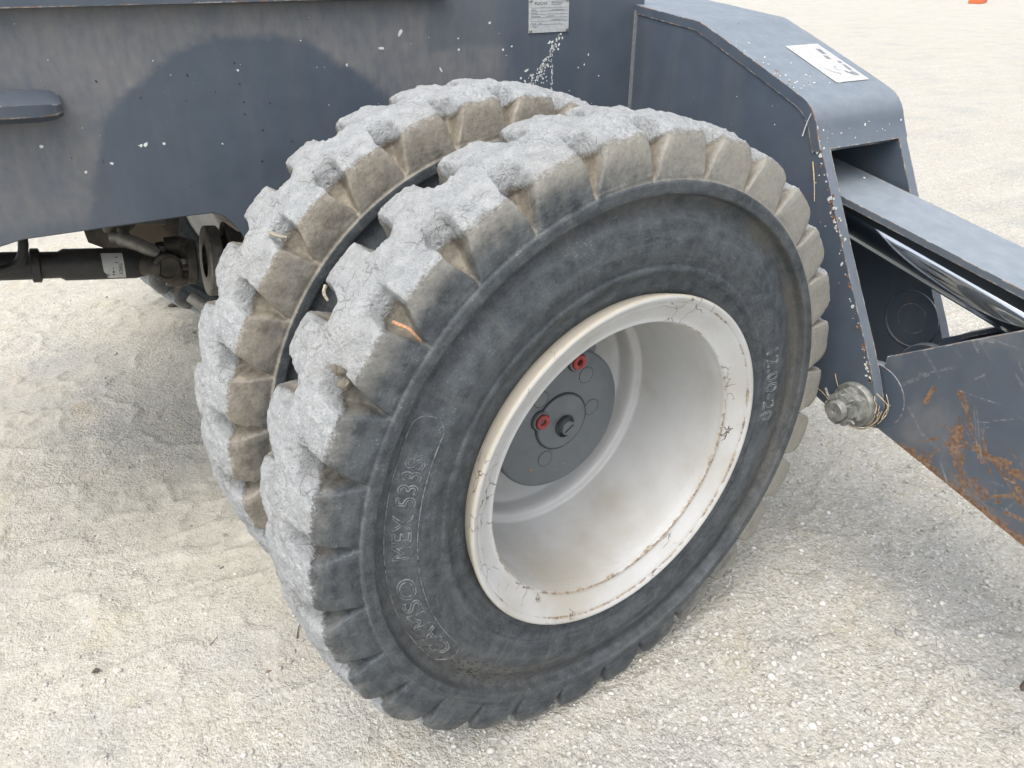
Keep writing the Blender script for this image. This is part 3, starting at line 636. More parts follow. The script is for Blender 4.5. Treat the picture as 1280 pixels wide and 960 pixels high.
for k, (a, b_, r_) in enumerate((((-.60, 1.26, .61), (-.46, 1.27, .60), .011), ((-.585, 1.24, .60), (-.575, 1.24, .645), .014), ((-.50, 1.05, .71), (-.34, 1.22, .64), .010), ((-.44, .95, .745), (-.33, 1.0, .64), .014), ((-.56, 1.30, .56), (-.56, 1.30, .64), .016))):
    tube(bm, [a, tuple((Vector(a)+Vector(b_))/2+Vector((0, 0, .01))), b_], r_, 12)
o = bm_obj('hydraulic_pipe', bm, MAT['drum'], root, True); part(o)
bm = bmesh.new(); prism(bm, [(-.66, .80), (-.64, .53), (-.55, .47), (-.43, .50), (-.36, .80)], 'y', 1.42, 1.60); o = bm_obj('cross_member', bm, MAT['under'], root, False, .006); part(o)
bm = bmesh.new(); box(bm, (-.57, 1.36, .60), (-.50, 1.44, .66)); tube(bm, [(-.545, 1.30, .60), (-.545, 1.45, .60)], .02, 12); o = bm_obj('pipe_clamp', bm, MAT['drum'], root, False, .004); part(o)
bm = bmesh.new(); tube(bm, smooth_poly([(-.735, .98, .80), (-.735, .96, .72), (-.738, .95, .675), (-.760, .95, .640), (-.82, .95, .64), (-.95, .95, .70)], 3), .009, 12); o = bm_obj('hydraulic_hose', bm, MAT['hose'], root, True); part(o)
# TEREX label round the shaft
def shaft_map(u, v, rr_):                            # u along the shaft from the label's left edge, v round it
    p = onshaft(-.618)+sd_*u; up0 = q if q.z > 0 else -q; f = Vector((0, -1, 0)); a = v/.036
    return p+(f*math.cos(a)+up0*math.sin(a))*rr_
nu, nv = 10, 22; Vs = []; 
for i in range(nu):
    for j in range(nv):
        v = -.030+.066*j/(nv-1); u = .044*i/(nu-1)-.004*j/(nv-1)
        if i == 0: u += .010*math.exp(-((v+.019)/.004)**2)+.006*max(0, -v-.006)/.02
        Vs.append(shaft_map(u, v, .0366))
o = link('shaft_label', np_mesh('shaft_label', [tuple(v) for v in Vs], grid_faces(nu, nv)), MAT['label_white'], root); part(o)
lab = o
me = text_pts('TEREX', .0135, .0002, False, 1.0)
for v in me.vertices:
    x, y, z = v.co; v.co = shaft_map(.030+y*.8, .012-x*.72, .0369+z)
me.name = 'label_lettering'; o2 = link('label_lettering', me, MAT['ink'], lab, False)
bm = bmesh.new()
for (u0, u1, v0, v1) in ((.008, .0095, -.012, .024), (.016, .021, -.018, -.008), (.0175, .0195, -.008, .002), (.024, .030, .012, .026)):
    vs = [bm.verts.new(shaft_map(u, v, .0369)) for u, v in ((u0, v0), (u1, v0), (u1, v1), (u0, v1))]; bm.faces.new(vs)
o2 = bm_obj('label_print', bm, MAT['ink'], lab)

# ---- side panel of the frame (dense so that dust and scuffs have their own shape)
YC = .75
def zbot(x):
    z = np.interp(x, [-1.12, -.98, -.90, -.80, -.72, -.45, -.410, -.395, -.380, -.368, -.355, -.33, -.29, -.22, .54], [.60, .60, .66, .732, .7475, .7485, .7470, .740, .722, .700, .66, .60, .52, .46, .44]); return z
xs_ = np.r_[np.linspace(-1.12, -.86, 40)[:-1], np.linspace(-.86, .552, 330)]; nr = 150
zb = zbot(xs_); ZT = 1.094
tz = np.linspace(0, 1, nr); XX = np.repeat(xs_, nr); ZZ = (zb[:, None]+(ZT-zb)[:, None]*tz[None]).ravel()
PP = np.stack([XX, XX*0, ZZ], 1)
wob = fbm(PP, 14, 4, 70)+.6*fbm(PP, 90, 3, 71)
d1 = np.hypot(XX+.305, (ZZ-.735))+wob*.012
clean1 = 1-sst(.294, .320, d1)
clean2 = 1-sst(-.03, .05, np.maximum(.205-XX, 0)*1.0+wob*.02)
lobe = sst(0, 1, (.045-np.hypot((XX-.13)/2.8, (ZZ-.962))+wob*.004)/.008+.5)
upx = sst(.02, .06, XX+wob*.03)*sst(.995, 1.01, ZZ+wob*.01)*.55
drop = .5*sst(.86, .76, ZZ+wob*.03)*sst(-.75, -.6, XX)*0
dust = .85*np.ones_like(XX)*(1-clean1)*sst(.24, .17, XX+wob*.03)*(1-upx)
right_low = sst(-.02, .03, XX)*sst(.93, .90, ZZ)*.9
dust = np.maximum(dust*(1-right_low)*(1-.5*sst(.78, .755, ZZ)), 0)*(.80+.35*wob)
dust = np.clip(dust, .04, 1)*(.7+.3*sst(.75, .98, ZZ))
chip = np.zeros_like(XX)
Vp = np.concatenate([np.stack([XX, 0*XX+YC, ZZ], 1), np.stack([XX, 0*XX+YC+.016, ZZ], 1)]); Fp = grid_faces(len(xs_), nr); nV = len(XX)
cols = np.arange(len(xs_)-1)*nr; bot = np.stack([cols, cols+nr, cols+nr+nV, cols+nV], 1); tp = np.stack([cols+nr-1, cols+nV+nr-1, cols+nr+nV+nr-1, cols+nr+nr-1], 1)
Fall = np.concatenate([Fp, Fp[:, ::-1]+nV, bot[:, ::-1], tp[:, ::-1]])
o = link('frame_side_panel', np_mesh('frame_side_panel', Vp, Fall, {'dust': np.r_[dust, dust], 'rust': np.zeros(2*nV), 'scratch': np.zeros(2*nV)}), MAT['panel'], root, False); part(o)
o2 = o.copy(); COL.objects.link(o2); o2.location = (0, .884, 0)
panel = o
bm = bmesh.new(); box(bm, (-1.12, YC-.026, ZT+.0005), (.075, 1.68, ZT+.016)); o = bm_obj('frame_top_plate', bm, MAT['paint'], root, False, .003); part(o)
bm = bmesh.new(); box(bm, (-1.10, YC+.018, .80), (-.28, 1.63, .815)); o = bm_obj('frame_belly_plate', bm, MAT['under'], root, False, .002); part(o)
bm = bmesh.new(); box(bm, (.60, YC+.018, .45), (.615, 1.63, 1.045)); o = bm_obj('frame_end_plate', bm, MAT['paint'], root, False, .002); part(o)
# step bar at the left
bm = bmesh.new(); sec = [(YC-.001, .980), (YC-.020, .974), (YC-.045, .962), (YC-.047, .944), (YC-.030, .934), (YC-.001, .932)]; rings = []
for x_, k_, dz_ in ((-1.05, 1.1, .012), (-.70, 1.0, .002), (-.640, .98, 0), (-.618, .86, -.001), (-.608, .60, -.002)):
    rings.append([bm.verts.new((x_, YC-.001+(y-YC+.001)*k_, .957+(z-.957)*k_+dz_)) for y, z in sec])
for A, B in zip(rings[:-1], rings[1:]):
    for i in range(len(sec)): bm.faces.new((A[i], A[(i+1) % 6], B[(i+1) % 6], B[i]))
bm.faces.new(rings[0][::-1]); bm.faces.new(rings[-1])
o = bm_obj('step_bar', bm, MAT['dark_paint'], root, False, .004, 2); part(o)
# data plate with rivets
bm = bmesh.new(); box(bm, (.259, YC-.0025, 1.023), (.355, YC-.0005, 1.0865)); pl = bm_obj('data_plate', bm, MAT['label_plate'], root, False, .0006); part(pl)
me = text_pts('FUCHS', .0075, .00015, False, 1.05)
for v in me.vertices: x, y, z = v.co; v.co = (.2720+x*1.25, YC-.0027-z, 1.0745+y)
me.name = 'plate_lettering'; link('plate_lettering', me, MAT['ink'], pl, False).parent = pl
bm = bmesh.new()
for (z, a, b_) in ((1.0690, .263, .351), (1.0630, .263, .351), (1.0570, .263, .351), (1.0510, .263, .351), (1.0445, .263, .351), (1.0380, .263, .34)): box(bm, (a, YC-.0030, z), (b_, YC-.0024, z+.0005))
for (z, a, b_) in ((1.0800, .312, .348), (1.0770, .312, .340), (1.0740, .312, .335), (1.0650, .264, .276), (1.0645, .312, .345), (1.0590, .264, .280), (1.0528, .264, .286), (1.0530, .300, .318), (1.0465, .312, .342), (1.0400, .264, .276), (1.0395, .282, .290), (1.034, .266, .278)): box(bm, (a, YC-.0030, z), (b_, YC-.0024, z+.0011))
bm_obj('plate_print', bm, MAT['grey_ink'], pl).parent = pl
for (x, z) in ((.263, 1.0275), (.351, 1.0275), (.263, 1.0825), (.351, 1.0825)):
    bm = bmesh.new(); lathe(bm, [(.0036, 0), (.0034, .0015), (.002, .0025), (0, .0028)], (x, YC-.0025, z), (0, -1, 0), 14); bm_obj('rivet', bm, MAT['alloy'], pl, True)
# spatters and chips on the panel
bm = bmesh.new()
def fleck(bm, x, z, s, asp=1., rot=0., yy_=YC):
    n = 7; vs = []
    for i in range(n):
        a = 2*PI*i/n; r_ = s*random.uniform(.55, 1.); u, v = r_*math.cos(a)*asp, r_*math.sin(a); vs.append((x+u*math.cos(rot)-v*math.sin(rot), z+u*math.sin(rot)+v*math.cos(rot)))
    A = [bm.verts.new((px, yy_-.0007, pz)) for px, pz in vs]; B = [bm.verts.new((px, yy_+.0004, pz)) for px, pz in vs]; bm.faces.new(A)
    for i in range(n): bm.faces.new((A[i], A[(i+1) % n], B[(i+1) % n], B[i]))
for x, z, s in ((-.653, .893, .004), (-.558, .855, .0032), (-.499, .880, .0042), (-.506, .879, .003), (-.470, .878, .0028), (-.374, .868, .0018), (-.326, .988, .0024), (-.21, 1.03, .0015), (.10, 1.02, .002), (-.60, .845, .0025)): fleck(bm, x, z, s, 1.2, random.random()*3)
for k in range(120):                                  # the big scuff under the data plate
    t = random.random(); x = .335-.062*t+random.gauss(0, .006); z = 1.012-.088*t+random.gauss(0, .004)
    if t > .8: x += random.gauss(-.004, .010); z += random.gauss(0, .004)
    fleck(bm, x, z, random.uniform(.0008, .0030), random.uniform(1, 2), random.uniform(.6, 1.5))
for k in range(26): fleck(bm, .318+random.gauss(0, .0012), random.uniform(.90, .968), random.uniform(.0008, .0018), 2.2, 1.57)
for x, z, s, a, r_ in ((.255, .952, .003, 2.4, .5), (.242, .938, .0035, 1, 1), (.252, .932, .003, 1, 1), (.246, .925, .0025, 1, 1), (.22, 1.0, .0028, 1, 0), (.2, .995, .003, 1, 0), (-.02, 1.035, .004, 2, 1), (-.06, 1.01, .003, 2.6, 0), (.10, 1.0, .003, 1, 0), (-.13, .985, .003, 1, 0), (.06, .965, .003, 2.4, 2.1), (.41, .975, .0035, .5, 0), (.40, .955, .003, .4, 0), (.44, .93, .002, 1, 0), (.385, .95, .002, 1, 0), (.17, 1.045, .003, 1.4, 0)): fleck(bm, x, z, s, a, r_)
for k in range(30): fleck(bm, random.uniform(-.9, .53), random.uniform(.80, 1.09), random.uniform(.0005, .0013), random.uniform(1, 2), random.random()*3)
o = bm_obj('paint_chips', bm, MAT['chip'], panel); o['kind'] = 'stuff'
bm = bmesh.new()
for x, z in ((-.55, .985), (-.452, 1.0), (-.49, .955), (-.42, .945), (-.37, .955), (-.325, .935), (-.327, .965), (-.33, 1.0), (-.327, .915), (-.30, .885), (-.28, .93), (-.31, .83), (-.44, .80), (-.25, .86), (-.615, .87), (-.57, .86), (-.41, .985)): fleck(bm, x, z, random.uniform(.0009, .0018), random.uniform(1, 2.4), random.uniform(1.6, 2.6)); 
for v in bm.verts: pass
o = bm_obj('dark_spatters', bm, MAT['black'], panel); o['kind'] = 'stuff'

# ---- outrigger bracket
def yz(poly, sub=0): return [tuple(p) for p in poly]
sl_ = (Vector((0, .262, .947))-Vector((0, .532, 1.047))).normalized(); nl_ = Vector((0, -sl_.z*-1, sl_.y)); nl_ = Vector((0, -.348, .937))
X1, X1b, X2, X2b = .530, .552, .735, .757
outer = [(.748, 1.0645), (.556, 1.0455), (.534, 1.0425)]
slope = [(.262, .9445), (.236, .931), (.220, .913), (.212, .893), (.1965, .866)]
edge_f = [(.110, .710), (.020, .5555), (-.010, .500)]
boss = [(-.022, .472), (-.030, .452), (-.028, .428), (-.014, .408), (.008, .398), (.035, .400)]
near_pl = outer+slope+edge_f+boss+[(.060, .408), (.100, .418), (.30, .430), (.748, .430)]
bm = bmesh.new(); prism(bm, near_pl, 'x', X1, X1b); o = bm_obj('bracket_plate', bm, MAT['paint'], root, False, .0045, 3); part(o); o['label'] = 'near plate of the outrigger bracket'
bm = bmesh.new(); prism(bm, near_pl, 'x', X2, X2b); o = bm_obj('bracket_plate', bm, MAT['paint'], root, False, .0045, 3); part(o)
bm = bmesh.new()
tsurf = smooth_poly([(1.25, 1.1185), (.556, 1.0490), (.532, 1.0460), (.262, .9470), (.236, .9340), (.2185, .9130), (.2105, .8930), (.1955, .8640)], 1)
inn = [(y+(.013), z-.016) for y, z in tsurf][::-1]; inn[-1] = (1.25, 1.1025)
inn = [(min(y, 1.25), z) for y, z in inn]; inn[0] = (.2100, .8590)
prism(bm, [tuple(p) for p in tsurf]+inn, 'x', X1-.0025, X2b+.0025); o = bm_obj('bracket_top_sheet', bm, MAT['paint'], root, True, .006, 3); part(o)
bm = bmesh.new(); tube(bm, [(X1+.0, YC-.002, 1.058), (X1+.0, YC-.002, .50)], .0055, 8); o = bm_obj('weld_bead', bm, MAT['weld'], root, True); part(o)
bm = bmesh.new(); prism(bm, [(.60, .46), (.60, 1.03), (.735, 1.03), (.735, .46)], 'x', X1b+.001, X2-.001); o = bm_obj('bracket_inner_web', bm, MAT['paint'], root); part(o)
# flats of the sticker follow the slope
sl = (Vector((0, .262, .947))-Vector((0, .532, 1.047))).normalized(); nl = Vector((0, sl.z*-1, sl.y)); nl = nl if nl.z > 0 else -nl
S0 = Vector((.646, .4215, 1.047-(.532-.4215)*(.1/.27)))
def smap(u, v, h=.0008): return S0+Vector((v, 0, 0))+sl*u+nl*h
bm = bmesh.new(); vs = [bm.verts.new(smap(u, v, h)) for h in (.0006, .0012) for u, v in ((0, 0), (.145, 0), (.145, .088), (0, .088))]
bm.faces.new(vs[4:]); 
for i in range(4): bm.faces.new((vs[i], vs[(i+1) % 4], vs[4+(i+1) % 4], vs[4+i]))
stk = bm_obj('warning_sticker', bm, MAT['label_white'], root); part(stk)
bm = bmesh.new()
def patch(pts): bm.faces.new([bm.verts.new(smap(u, v, .0015)) for u, v in pts])
patch([(.018, .064), (.020, .076), (.044, .073), (.042, .062)]); patch([(.046, .058), (.049, .070), (.064, .067), (.061, .057)]); patch([(.070, .074), (.072, .083), (.082, .080), (.080, .072)])
patch([(.084, .074), (.087, .082), (.110, .080), (.108, .070)]); patch([(.114, .056), (.112, .078), (.130, .080), (.127, .066)]); patch([(.106, .058), (.110, .064), (.116, .060), (.112, .055)])
for (u0, v0, u1, v1) in ((.020, .028, .058, .046), (.086, .014, .120, .036), (.088, .020, .118, .041), (.006, .040, .007, .074), (.012, .036, .013, .060)):
    for i in range(6):
        t0_, t1_ = i/6, (i+1)/6; f_ = lambda t: (u0+(u1-u0)*t, v0+(v1-v0)*t-.006*math.sin(PI*t)*(u1-u0 > .01)); (a0_, b0_), (a1_, b1_) = f_(t0_), f_(t1_); w_ = .0007+.0012*t1_; patch([(a0_, b0_), (a1_, b1_), (a1_, b1_+w_), (a0_, b0_+w_*.8)])
for i in range(7):
    a, a2 = R(150+i*30), R(150+(i+1)*30); patch([(.098+.009*math.cos(a), .050+.008*math.sin(a)), (.098+.009*math.cos(a2), .050+.008*math.sin(a2)), (.098+.007*math.cos(a2), .050+.006*math.sin(a2)), (.098+.007*math.cos(a), .050+.006*math.sin(a))])
bm_obj('sticker_print', bm, MAT['grey_ink'], stk)

bm = bmesh.new(); bmr = bmesh.new(); r5 = random.Random(8)
def fleck3(bm, P_, ua, va, na, s, asp=1., rot=0.):
    n = 7; A = []
    for i in range(n):
        a = 2*PI*i/n; r_ = s*r5.uniform(.5, 1.); u, v = r_*math.cos(a)*asp, r_*math.sin(a); A.append(bm.verts.new(P_+ua*(u*math.cos(rot)-v*math.sin(rot))+va*(u*math.sin(rot)+v*math.cos(rot))+na*.0006))
    B = [bm.verts.new(v.co-na*.001) for v in A]; bm.faces.new(A)
    for i in range(n): bm.faces.new((A[i], A[(i+1) % n], B[(i+1) % n], B[i]))
ey, ez, ex = Vector((0, 1, 0)), Vector((0, 0, 1)), Vector((1, 0, 0))
E_ = np.array([(.262, .9445), (.236, .931), (.220, .913), (.212, .893), (.1965, .866), (.110, .710), (.020, .5555), (-.010, .500)])
for k in range(150):                                 # chips and mud along the front edge of the near plate
    t = r5.random()**.8*7; i = min(int(t), 6); f_ = t-i; y, z = E_[i]*(1-f_)+E_[i+1]*f_; s_ = r5.uniform(.0008, .0036)
    fleck3(bmr if r5.random() < .45 else bm, Vector((X1, y+.004+abs(r5.gauss(0, .004)), z)), ey, ez, -ex, s_, r5.uniform(.6, 1.6), r5.uniform(0, 3))
for (y, z, s_) in ((.224, .897, .0115), (.216, .878, .0085), (.203, .866, .0085), (.205, .868, .0060), (.160, .790, .006), (.150, .775, .005), (.135, .755, .004), (.120, .725, .004)):
    for q_ in range(5): fleck3(bmr if q_ % 2 else bm, Vector((X1-.0002*q_, y+r5.gauss(0, .004)-.003, z+r5.gauss(0, .005))), ey, ez, -ex, s_*r5.uniform(.3, .7), 1.2, r5.uniform(0, 3))
for k in range(55): fleck3(bm, Vector((X1, r5.uniform(.10, .55), r5.uniform(.5, .93))), ey, ez, -ex, r5.uniform(.0004, .0016), r5.uniform(.7, 2), r5.uniform(0, 3)) if True else 0
for k in range(46):                                  # spatter on the sloped sheet, thicker by its edges and bend
    u = r5.choice([r5.uniform(0, .27), r5.uniform(.21, .275)]); v = r5.choice([r5.uniform(0, .225), abs(r5.gauss(0, .02))]); P_ = Vector((X1, .532, 1.047))+sl_*u+ex*v
    fleck3(bm if r5.random() < .8 else bmr, P_, sl_, ex, nl_, r5.uniform(.0006, .0022), r5.uniform(.7, 2.2), r5.uniform(0, 3))
for (u, v, s_) in ((.235, .12, .005), (.26, .10, .003), (.262, .125, .004), (.255, .065, .0035), (.258, .05, .003)): fleck3(bmr if s_ > .0045 else bm, Vector((X1, .532, 1.047))+sl_*u+ex*v, sl_, ex, nl_, s_, .5, .4)
for k in range(14):                                  # on the bent-down nose
    z = r5.uniform(.872, .905); y = .2105-(.893-z)*.5-.001; fleck3(bm, Vector((X1+r5.uniform(.01, .22), y, z)), ex, Vector((0, .45, .89)), Vector((0, -.89, .45)), r5.uniform(.0006, .0019), r5.uniform(.7, 2), r5.uniform(0, 3))
o = bm_obj('edge_chips', bm, MAT['chip'], root); part(o); o['kind'] = 'stuff'
o = bm_obj('rust_flecks', bmr, MAT['rustfleck'], root); part(o); o['kind'] = 'stuff'

# ---- guard bar, cylinder, outrigger leg
def bz(y): return .7537+.168*y
bm = bmesh.new(); ys_ = (.60, -.62)
prism(bm, [(ys_[0], bz(ys_[0])), (ys_[1], bz(ys_[1])), (ys_[1], bz(ys_[1])-.012), (ys_[0], bz(ys_[0])-.012)], 'x', .578, .722); o = bm_obj('guard_bar', bm, MAT['beam'], root, False, .002); part(o)
RA, RB = Vector((.650, .50, .7885)), Vector((.650, -.36, .6170))
bm = bmesh.new(); tube(bm, [RA, RB], .0355, 64); o = bm_obj('cylinder_rod', bm, MAT['chrome'], root, True); part(o)
bm = bmesh.new(); rd = (RA-RB).normalized(); tube(bm, [RA+rd*-.16, RA], .050, 48); lathe(bm, [(.037, -.004), (.05, -.004), (.05, .02)], RA-rd*.16, -rd, 48); o = bm_obj('cylinder_barrel', bm, MAT['paint'], root, True); part(o)
bm = bmesh.new(); tube(bm, [RB+Vector((-.04, 0, 0)), RB+Vector((.04, 0, 0))], .045, 32); o = bm_obj('rod_eye', bm, MAT['paint'], root, True); part(o)
PV = Vector((0, .012, .448))                          # leg pivot in (y,z)
legtop = [(-.002, .5385), (-.192, .6675), (-.285, .728), (-.40, .715), (-.95, .46)]; legbot = [(-.95, .225), (-.301, .3375), (-.023, .3965), (-.002, .402)]
# near cheek of the leg as a fine sheet with rust and scratches of their own shape
ny, nz = 420, 250
yl = np.linspace(-.045, -.95, ny)
zt = np.interp(-yl, [-.002, .002, .192, .285, .40, .95], [.5385, .5385, .6675, .728, .715, .46]); zbm = np.interp(-yl, [.002, .023, .301, .95], [.402, .3965, .3375, .225])
yl = np.r_[np.linspace(-.0, -.42, 330), np.linspace(-.42, -.95, 90)[1:]]
zt = np.interp(-yl, [.002, .192, .285, .40, .95], [.5385, .6675, .728, .715, .46]); zbm = np.interp(-yl, [.002, .023, .301, .95], [.402, .3965, .3375, .225])
tz = np.linspace(0, 1, nz); YL = np.repeat(yl, nz); ZL = (zbm[:, None]+(zt-zbm)[:, None]*tz[None]).ravel(); DB = ZL-np.repeat(zbm, nz)
PL = np.stack([YL, ZL, 0*YL], 1)
def segd(a, b_):
    a, b_ = np.array(a), np.array(b_); d = b_-a; t = np.clip(((YL-a[0])*d[0]+(ZL-a[1])*d[1])/(d@d), 0, 1); return np.hypot(YL-a[0]-t*d[0], ZL-a[1]-t*d[1]), t
rust = sst(.05, 0, DB+.02*fbm(PL, 18, 3, 81))*.62*sst(-.02, -.10, YL)+sst(.014, 0, DB)*.40
blot = sst(.15, .45, fbm(PL, 16, 4, 82))*sst(.15, .03, DB)*sst(-.05, -.12, YL)*.62; rust = np.maximum(rust, blot)
scr = np.zeros_like(YL); rnd = random.Random(5)
for k in range(55):
    y0, z0 = rnd.uniform(-.36, -.03), 0; z0 = rnd.uniform(.36, .64); a = rnd.choice([rnd.gauss(2.75, .25), rnd.gauss(.6, .3), rnd.uniform(0, 3.14)]); ln_ = rnd.uniform(.015, .09); wd = rnd.uniform(.0003, .0009)
    d, t = segd((y0, z0), (y0+math.cos(a)*ln_, z0+math.sin(a)*ln_)); d = d+.004*fbm(PL, 14, 2, k)
    scr = np.maximum(scr, rnd.uniform(.3, .9)*sst(wd*2, wd*.4, np.abs(d)))
for k in range(34):
    y0, z0 = rnd.uniform(-.34, -.10), rnd.uniform(.37, .47); a = rnd.choice([2.9, 2.6, .7, 1.2, 2.2])+rnd.gauss(0, .2); ln_ = rnd.uniform(.02, .12); wd = rnd.uniform(.0012, .004)
    d, t = segd((y0, z0), (y0+math.cos(a)*ln_, z0+math.sin(a)*ln_)); d = d+.007*fbm(PL, 25, 3, 100+k)
    rust = np.maximum(rust, .75*sst(wd*1.8, wd*.5, np.abs(d)))
d, t = segd((-.095, .520), (-.090, .490)); rust = np.maximum(rust, .8*sst(.008, .003, d+.002*fbm(PL, 60, 2, 7)))
d, t = segd((-.155, .475), (-.16, .43)); rust = np.maximum(rust, .8*sst(.016, .006, d+.006*fbm(PL, 40, 3, 8)))
d, t = segd((-.19, .455), (-.33, .44)); rust = np.maximum(rust, .8*sst(.008, .003, d+.003*fbm(PL, 40, 3, 9)))
dl = .35*sst(-.1, .4, fbm(PL, 9, 4, 83))+.1
xl0, xl1 = .5665, .581
nV = len(YL); Vp = np.concatenate([np.stack([0*YL+xl0, YL, ZL], 1), np.stack([0*YL+xl1, YL, ZL], 1)]); Fp = grid_faces(len(yl), nz)
cols = np.arange(len(yl)-1)*nz; bot = np.stack([cols, cols+nz, cols+nz+nV, cols+nV], 1); tp = np.stack([cols+nz-1, cols+nV+nz-1, cols+nz+nV+nz-1, cols+nz+nz-1], 1)
row = np.arange(nz-1); e0 = np.stack([row, row+nV, row+1+nV, row+1], 1); e1 = e0+(len(yl)-1)*nz
Fall = np.concatenate([Fp, Fp[:, ::-1]+nV, bot[:, ::-1], tp[:, ::-1], e0[:, ::-1], e1])
dd = {'dust': np.r_[dl, dl], 'rust': np.r_[rust, rust], 'scratch': np.r_[scr, scr]}
leg = link('outrigger_leg', np_mesh('outrigger_leg', Vp, Fall, dd), MAT['leg'], root, False); part(leg)
legpoly = [(.0, .405)]+[(p[0], p[1]) for p in legbot[::-1][1:]]+[(p[0], p[1]) for p in legtop[::-1]]
bm = bmesh.new(); prism(bm, [(0, .402), (-.023, .3965), (-.301, .3375), (-.95, .225), (-.95, .46), (-.40, .715), (-.285, .728), (-.192, .6675), (-.002, .5385)], 'x', .715, .729)
prism(bm, [(-.02, .400), (-.301, .3415), (-.95, .229), (-.95, .241), (-.301, .3535), (-.02, .412)], 'x', .5815, .7145)
prism(bm, [(-.05, .575), (-.17, .655), (-.17, .645), (-.05, .565)], 'x', .690, .7145)
bm_obj('leg_far_cheek', bm, MAT['paint'], leg, False, .002)
bm = bmesh.new()
for x0_, x1_ in ((.5655, .5820), (.714, .7295)): lathe(bm, [(0, 0), (.062, 0), (.064, .002), (.064, x1_-x0_-.002), (.062, x1_-x0_), (0, x1_-x0_)], (x0_, .006, .455), (1, 0, 0), 48)
lathe(bm, [(0, 0), (.036, 0), (.036, .13), (0, .13)], (.5825, .012, .45), (1, 0, 0), 40)
bm_obj('pivot_boss', bm, MAT['paint'], leg, True)
bm = bmesh.new(); lathe(bm, [(0, 0), (.16, 0), (.17, .01), (.17, .03), (.05, .06), (.05, .14), (0, .14)], (.648, -.95, .075), (0, 0, 1), 40); bm_obj('foot_pad', bm, MAT['paint'], leg, True)
bm = bmesh.new(); tube(bm, [(.648, -.95, .20), (.648, -.95, .30)], .06, 24); bm_obj('foot_socket', bm, MAT['paint'], leg, True)
# inner gusset with the round boss seen through the opening
bm = bmesh.new(); lathe(bm, [(0, 0), (.030, 0), (.034, -.006), (.050, -.006), (.056, 0), (.056, .004)], (.7345, .075, .545), (-1, 0, 0), 36); o = bm_obj('pin_boss', bm, MAT['paint'], root, True); part(o)
# castle nut with washer on the pivot
bc = Vector((X1, .012, .446))
bm = bmesh.new(); lathe(bm, [(0, 0), (.0405, 0), (.0420, .003), (.0420, .010), (.0395, .014), (0, .014)], bc, (-1, 0, 0), 44); wsh = bm_obj('washer', bm, MAT['zinc'], root, True); part(wsh)
bm = bmesh.new(); ph = [(bc.y+.0355*math.cos(k*PI/3+.25), bc.z+.0355*math.sin(k*PI/3+.25)) for k in range(6)]
prism(bm, ph, 'x', X1-.034, X1-.014)
o = bm_obj('castle_nut', bm, MAT['zinc'], root, False, .0035); part(o)
for k in range(6):
    a0 = k*PI/3+.25+.16; pts_ = [(bc.y+r_*math.cos(a), bc.z+r_*math.sin(a)) for r_, a in ((.0300, a0), (.0305, a0+.36), (.0300, a0+.73), (.0205, a0+.73), (.0205, a0+.36), (.0205, a0))]
    bm = bmesh.new(); prism(bm, pts_, 'x', X1-.048, X1-.0335); bm_obj('nut_prong', bm, MAT['zinc'], o, False, .0016)
bm = bmesh.new(); lathe(bm, [(0, .0), (.0195, 0), (.0195, .056), (.0170, .060), (.004, .060), (.003, .0575), (0, .0575)], bc, (-1, 0, 0), 32); o = bm_obj('pin_end', bm, MAT['zinc'], root, True); part(o)
bm = bmesh.new(); tube(bm, [(X1-.042, bc.y-.034, bc.z-.014), (X1-.042, bc.y+.032, bc.z+.014), (X1-.041, bc.y+.040, bc.z+.024)], .0022, 6); o = bm_obj('split_pin', bm, MAT['alloy'], root, True); part(o)

# ------------------------------------------------------------------ loose litter lying on things
def stick(name, pts, rad, mat, label, cat='twig', group=None, seg=6):
    bm = bmesh.new(); P_ = smooth_poly([Vector(p) for p in pts], 2); n = len(P_); tube(bm, [tuple(p) for p in P_], [rad*(1-.5*i/n) for i in range(n)], seg)
    o = bm_obj(name, bm, mat, None, True); return top(o, label, cat, group)
def hitx(px, py, x): d = fw*FPX+r2*(px-640)-u2*(py-480); return CAM+d*((x-CAM.x)/d.x)
def hity(px, py, y): d = fw*FPX+r2*(px-640)-u2*(py-480); return CAM+d*((y-CAM.y)/d.y)
RW = Matrix.Rotation(STEER, 3, 'Z')
def tyre_pt(px, py, rad, lift=.001, off=0.):
    Ri = RW.inverted(); o_ = Ri @ (CAM-Vector((0, 0, G))-ax_*off); d = Ri @ (fw*FPX+r2*(px-640)-u2*(py-480)); rr_ = rad+lift
    a = d.x**2+d.z**2; b_ = 2*(o_.x*d.x+o_.z*d.z); c = o_.x**2+o_.z**2-rr_**2; D = max(b_*b_-4*a*c, 0); t = (-b_-math.sqrt(D))/2/a
    return RW @ (o_+d*t)+Vector((0, 0, G))+ax_*off
stick('dry_stalk', [tyre_pt(492, 403, .500), tyre_pt(504, 408, .500, .002), tyre_pt(512, 411, .497, .003), tyre_pt(520, 420, .488, .004), tyre_pt(526, 426, .480, .004)], .0022, MAT['orange_twig'], 'rust orange dry stalk lying across a lug shoulder of the outer tyre')
stick('dry_twig', [tyre_pt(407, 357, .494), tyre_pt(404, 366, .494, .002), tyre_pt(410, 376, .49, .002)], .0028, MAT['mud'], 'bent pale twig stuck in a notch between the two tyres')
stick('dry_twig', [tyre_pt(338, 291, .488, .004, .317), tyre_pt(348, 295, .485, .006, .317), tyre_pt(359, 297, .482, .006, .317)], .0034, MAT['mud'], 'short brown twig stub on the inner tyre between two lugs')
stick('dry_straw', [hitx(1003, 170, X1-.003), hitx(1008, 155, X1-.004), hitx(1014, 142, X1-.004)], .0013, MAT['chip'], 'short pale straw stuck near the top corner of the bracket plate', 'straw')
